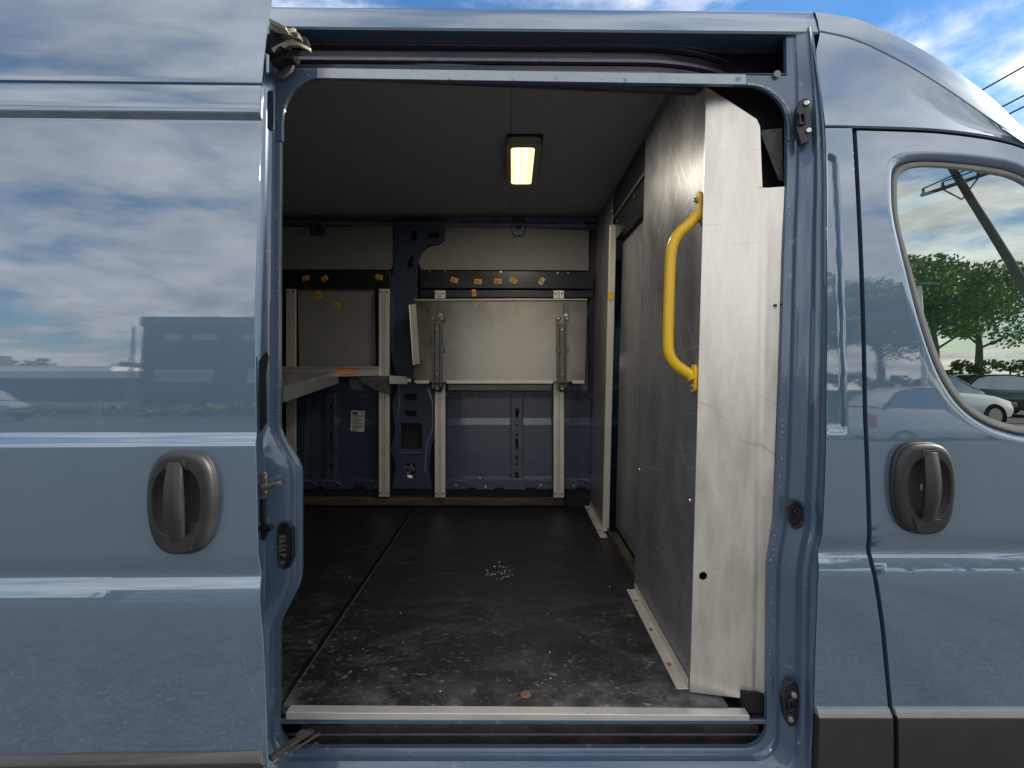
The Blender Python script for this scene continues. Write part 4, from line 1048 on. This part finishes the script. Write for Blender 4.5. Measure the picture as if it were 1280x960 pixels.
# long low warehouse far off
wh = thing('warehouse', 'long low white warehouse far behind the photographer, mirrored at the left of the sliding door', 'building', (-75, -85, 0))
MB().box(-140, -52, -100, -78, 0, 3.4).build('wall', M['greywall'], wh); MB().box(-141, -51, -101, -77.4, 3.4, 4.6).build('white_fascia', M['whitewall'], wh)
MB().box(-134, -62, -99, -80, 4.6, 5.6).build('roof', M['whitewall'], wh)
MB().box(-112, -92, -95, -82, 5.6, 8.5).build('roof_unit', M['greywall'], wh)
q = MB()
for k in range(7): q.box(-130+k*11, -124+k*11, -78.0, -77.9, 0, 2.6)
each(q, 'dock_door', M['stone'], wh)
ms = thing('mast', 'thin lattice mast beyond the low warehouse', 'mast', (-46, -62, 0))
q = MB()
for a in range(3): q.tube([Vector((-46+.35*math.cos(a*2.1), -62+.35*math.sin(a*2.1), 0)), Vector((-46+.12*math.cos(a*2.1), -62+.12*math.sin(a*2.1), 11))], .06, 5)
for k in range(14): q.tube([Vector((-46.3+.012*k, -62, k*.78)), Vector((-45.72-.012*k, -61.9, k*.78+.78))], .035, 4)
q.build('lattice', M['stone'], ms)

# trees
def leaf_cards(centres, n, size, seed):
    r_ = random.Random(seed); q = MB()
    for _ in range(n):
        c, rad = r_.choice(centres)
        while True:
            v = Vector((r_.uniform(-1,1), r_.uniform(-1,1), r_.uniform(-1,1)))
            if v.length < 1: break
        p = Vector(c) + Vector((v.x*rad, v.y*rad, v.z*rad*.62))
        d = Vector((r_.gauss(0,1), r_.gauss(0,1), r_.gauss(0,.6))).normalized(); u = d.orthogonal().normalized(); s_ = size*r_.uniform(.6,1.3)
        w__ = d.cross(u)
        q.add([p-u*s_, p+w__*s_*.5, p+u*s_, p-w__*s_*.5], [(0,1,2,3)])
    return q
def tree(label, loc, h, spread, seed, n=5200):
    r_ = random.Random(seed); t = thing('broadleaf_tree', label, 'tree', loc, 'trees across the road'); q = MB(); L0 = Vector(loc); cs_ = []
    top = L0+Vector((r_.uniform(-.4,.4), r_.uniform(-.4,.4), h*.8))
    q.tube([L0, L0.lerp(top,.3)+Vector((.1,0,0)), L0.lerp(top,.65), top], [h*.028, h*.02, h*.012, h*.004], 8)
    for k in range(11):
        a = k*2.4+r_.uniform(-.4,.4); s0 = .28+.055*k; b = L0.lerp(top, s0); ln = spread*(1.05-s0*.6)*r_.uniform(.75,1.1)
        e = b+Vector((math.cos(a)*ln, math.sin(a)*ln, h*.10+ln*.25)); m_ = b.lerp(e,.5)+Vector((0,0,.25))
        q.tube([b, m_, e], [h*.009, h*.006, h*.002], 6)
        for tt in (.45,.75,1.0): cs_.append((b.lerp(e,tt)+Vector((r_.uniform(-.4,.4), r_.uniform(-.4,.4), r_.uniform(-.2,.6))), spread*r_.uniform(.18,.32)))
    cs_.append((top, spread*.28))
    q.build('trunk', M['bark'], t); c = leaf_cards(cs_, int(n*1.5), .125, seed+1).build('crown', M['leaf'], t); c.data.shade_flat(); return t
tree('broad green tree mirrored in the left part of the cab window', (20.5, -25, 1.25), 9.0, 4.6, 3)
tree('green tree mirrored in the middle of the cab window behind the leaning pole', (26.5, -25.5, 1.25), 8.0, 4.4, 11)
tree('green tree mirrored at the right edge of the cab window', (33.0, -24.5, 1.25), 8.6, 4.6, 19)
tree('tall spreading tree overlapping the leaning pole in the cab window reflection', (20.6, -21.5, .95), 7.8, 4.7, 51, 6500)
tree('tree mirrored in the paint beside the cab window', (14.6, -24, 1.25), 6.6, 3.6, 27)
tree('tree farthest along the road behind the photographer', (41, -27, 1.25), 9.5, 5.0, 35, 3600)
q = MB(); 
hd_ = thing('hedge', 'clipped bright green hedge along the lawn under the trees', 'hedge', (27, -24, 1.3))
r_ = random.Random(5); cs_ = [((x, -24+r_.uniform(-.3,.3), 1.3+r_.uniform(.2,.8)), .5) for x in frange(9, 46, 75)]
c = leaf_cards(cs_, 6500, .12, 9).build('foliage', M['leaf'], hd_); c.data.shade_flat()
sh = thing('hedge', 'dark row of shrubs in front of the brick building', 'hedge', (-30, -30, 0))
cs_ = [((x, -31.5+r_.uniform(-.8,.8), r_.uniform(.2,.5)), .5) for x in frange(-46, -12, 40)]
c = leaf_cards(cs_, 4200, .14, 10).build('foliage', M['leaf'], sh); c.data.shade_flat()
fw = thing('tree_row', 'row of dark distant trees behind the white warehouse', 'trees', (-60, -106, 0)); fw['kind'] = 'stuff'
cs_ = [((x, -106+r_.uniform(-2,2), r_.uniform(2,7.2)), 3) for x in frange(-125, -42, 40)]
c = leaf_cards(cs_, 6000, .6, 12).build('foliage', M['leaf'], fw); c.data.shade_flat()

# utility poles and wires
def upole(label, base, top, arms=2, armdir=(1,0,0), at=.94):
    t = thing('utility_pole', label, 'utility pole', base, 'wooden utility poles along the road'); b, tp = Vector(base), Vector(top); ad = Vector(armdir).normalized(); ends = []
    q = MB(); q.tube([b, b.lerp(tp,.5), tp], [.15,.13,.10], 12); q.build('pole_shaft', M['pole'], t)
    for k in range(arms):
        c = b.lerp(tp, at-.12*k); L_ = 1.25-.25*k; q = MB(); dz = Vector((0,0,.05)); e0, e1 = c-ad*L_, c+ad*L_
        q.tube([e0, e1], .065, 6)
        q.tube([c-ad*.6, c-Vector((0,0,.6))], .025, 5); q.tube([c+ad*.6, c-Vector((0,0,.6))], .025, 5); arm = q.build('crossarm', M['pole'], t)
        q = MB()
        for s_ in (-.95,-.45,.45,.95): q.cyl(c+ad*L_*s_+Vector((0,0,.06)), (0,0,1), .05, .16, 8, .03); ends.append(c+ad*L_*s_+Vector((0,0,.22)))
        each(q, 'insulator', M['stone'], arm)
    return ends
pa = upole('steeply leaning wooden utility pole mirrored in the cab window', (18.6,-13.2,0), (13.2,-13.0,10.9), 1, (1,.12,.34), .76)
pb = upole('upright utility pole to the right of the van, outside the picture', (14.4,6,0), (14.2,6,9.3), 2)
pc = upole('distant utility pole on the far side of the van', (15,36,0), (14.8,36,10.9), 2)
def wire(label, a, b, sag):
    q = MB(); q.tube([a.lerp(b, t)-Vector((0,0,sag*4*t*(1-t))) for t in frange(0,1,15)], .022, 5); o = q.build('power_line', M['rubber']); tag(o, label, 'power line', 'power lines over the road')
wire('highest power line in the sky at the top right corner', pb[0], pc[0], .3)
wire('second power line from the top in the sky at the top right', pb[4]+Vector((0,0,.58)), pc[4]+Vector((0,0,.58)), .35)
wire('lowest power line in the sky at the top right', pb[4]+Vector((0,0,.36)), pc[4]+Vector((0,0,.36)), .45)
wire('power line to the outer end of the leaning pole, mirrored in the cab window', pa[3], pb[3], .4)
wire('power line to the near end of the leaning pole, mirrored in the cab window', pa[0], pb[1], .4)
wire('power line to an inner insulator, left of the leaning pole, mirrored in cab window', pa[1], pb[5], .5)
wire('power line to an inner insulator, right of the leaning pole, mirrored in cab window', pa[2], pb[6], .5)
lp = thing('lamp_post', 'slim pale lamp post mirrored at the left edge of the cab window', 'lamp post', (15.4,-16,0))
q = MB(); q.tube([Vector((15.4,-16,0)), Vector((15.4,-16,5.2))], [.10,.07], 10); q.build('post', M['whitewall'], lp)
MB().box(15.2,16.1,-16.1,-15.9,5.2,5.32).build('lamp_head', M['stone'], lp, bevel=.03)

# parked cars
def car(label, loc, rz, paint):
    t = thing('parked_car', label, 'car', loc, 'cars parked behind the photographer'); t.rotation_euler.z = rz
    def part(mb, name, m, parent=None, **k):
        o = mb.build(name, m, None, **k); o.parent = parent or t; return o
    sec = []
    for x, zl, zb_, hw in ((-2.18,.42,.72,.70),(-2.10,.30,.92,.80),(-1.6,.26,.98,.87),(-.6,.24,.95,.90),(.6,.24,.93,.90),(1.4,.26,.86,.87),(1.95,.30,.72,.78),(2.18,.40,.60,.62)):
        sec.append([Vector((x, s_*y_, z)) for s_, y_, z in ((-1,hw*.93,zl),(-1,hw,zl+.15),(-1,hw,zb_-.15),(-1,hw*.93,zb_-.02),(-1,hw*.6,zb_+.02),(1,hw*.6,zb_+.02),(1,hw*.93,zb_-.02),(1,hw,zb_-.15),(1,hw,zl+.15),(1,hw*.93,zl))])
    q = MB(); q.grid(sec, True); q.add(sec[0], [tuple(range(10))]); q.add(sec[-1], [tuple(range(10))]); body = part(q, 'body', paint, ang=40)
    cab = []
    for x, z, hw in ((-1.9,.96,.80),(-1.35,1.34,.66),(-.9,1.43,.62),(.0,1.45,.62),(.45,1.38,.62),(1.15,.90,.80)):
        cab.append([Vector((x,-hw,z)), Vector((x,-hw*.5,z+.025)), Vector((x,hw*.5,z+.025)), Vector((x,hw,z))])
    q = MB(); q.grid(cab); part(q, 'roof', paint, body, solid=.02, ang=60)
    for s_ in (-1, 1):
        q = MB(); q.add([(-1.8,s_*.80,.96),(-1.30,s_*.665,1.31),(-.9,s_*.63,1.40),(0,s_*.63,1.42),(.42,s_*.63,1.35),(1.08,s_*.80,.90)], [tuple(range(6))]); part(q, 'side_window', M['pane'], solid=.01)
        q = MB(); q.box(-2.19,-2.02, s_*.70-.12, s_*.70+.10, .70, .84); part(q, 'tail_light', M['red'], bevel=.02)
        q = MB(); q.box(2.0,2.15, s_*.62-.14, s_*.62+.12, .56, .68); part(q, 'headlight', M['pane'], bevel=.02)
        for x in (-1.35, 1.35):
            q = MB(); y_ = s_*.80
            q.grid([[Vector((x+r*math.cos(a), y_+d, .32+r*math.sin(a))) for a in [2*math.pi*k/28 for k in range(28)]] for r, d in ((.2,-.1),(.30,-.11),(.32,-.07),(.32,.07),(.30,.11),(.2,.1))], True); wl_ = part(q, 'wheel', M['rubber'])
            q = MB(); q.cyl((x, y_-.09*1, .32), (0,1,0), .21, .18, 20); part(q, 'rim', M['steel'], wl_, bevel=.01)
    return t
car('white parked hatchback mirrored in the cab door below the window', (12.5,-12.6,0), R(0), M['white'])
M['darkcar'] = mat('dark_green_car_paint', (.006,.014,.011), .25, 0, 1, 1.5)
car('dark green car added as stand-in for a dark shape mirrored low in the cab window', (18.3,-16.2,0), R(0), M['darkcar'])  # added car, gives the glass a dark rounded shape to mirror
car('silver car parked before the brick building, mirrored low in the sliding door', (-29,-27,0), R(4), M['silvercar'])
car('white car parked at the far left, mirrored low in the sliding door', (-40,-30,0), R(-3), M['white'])
for o in bpy.data.objects:
    if o.type == 'MESH' and 'label' not in o and o.parent is None and 'kind' not in o: print('UNTAGGED', o.name)
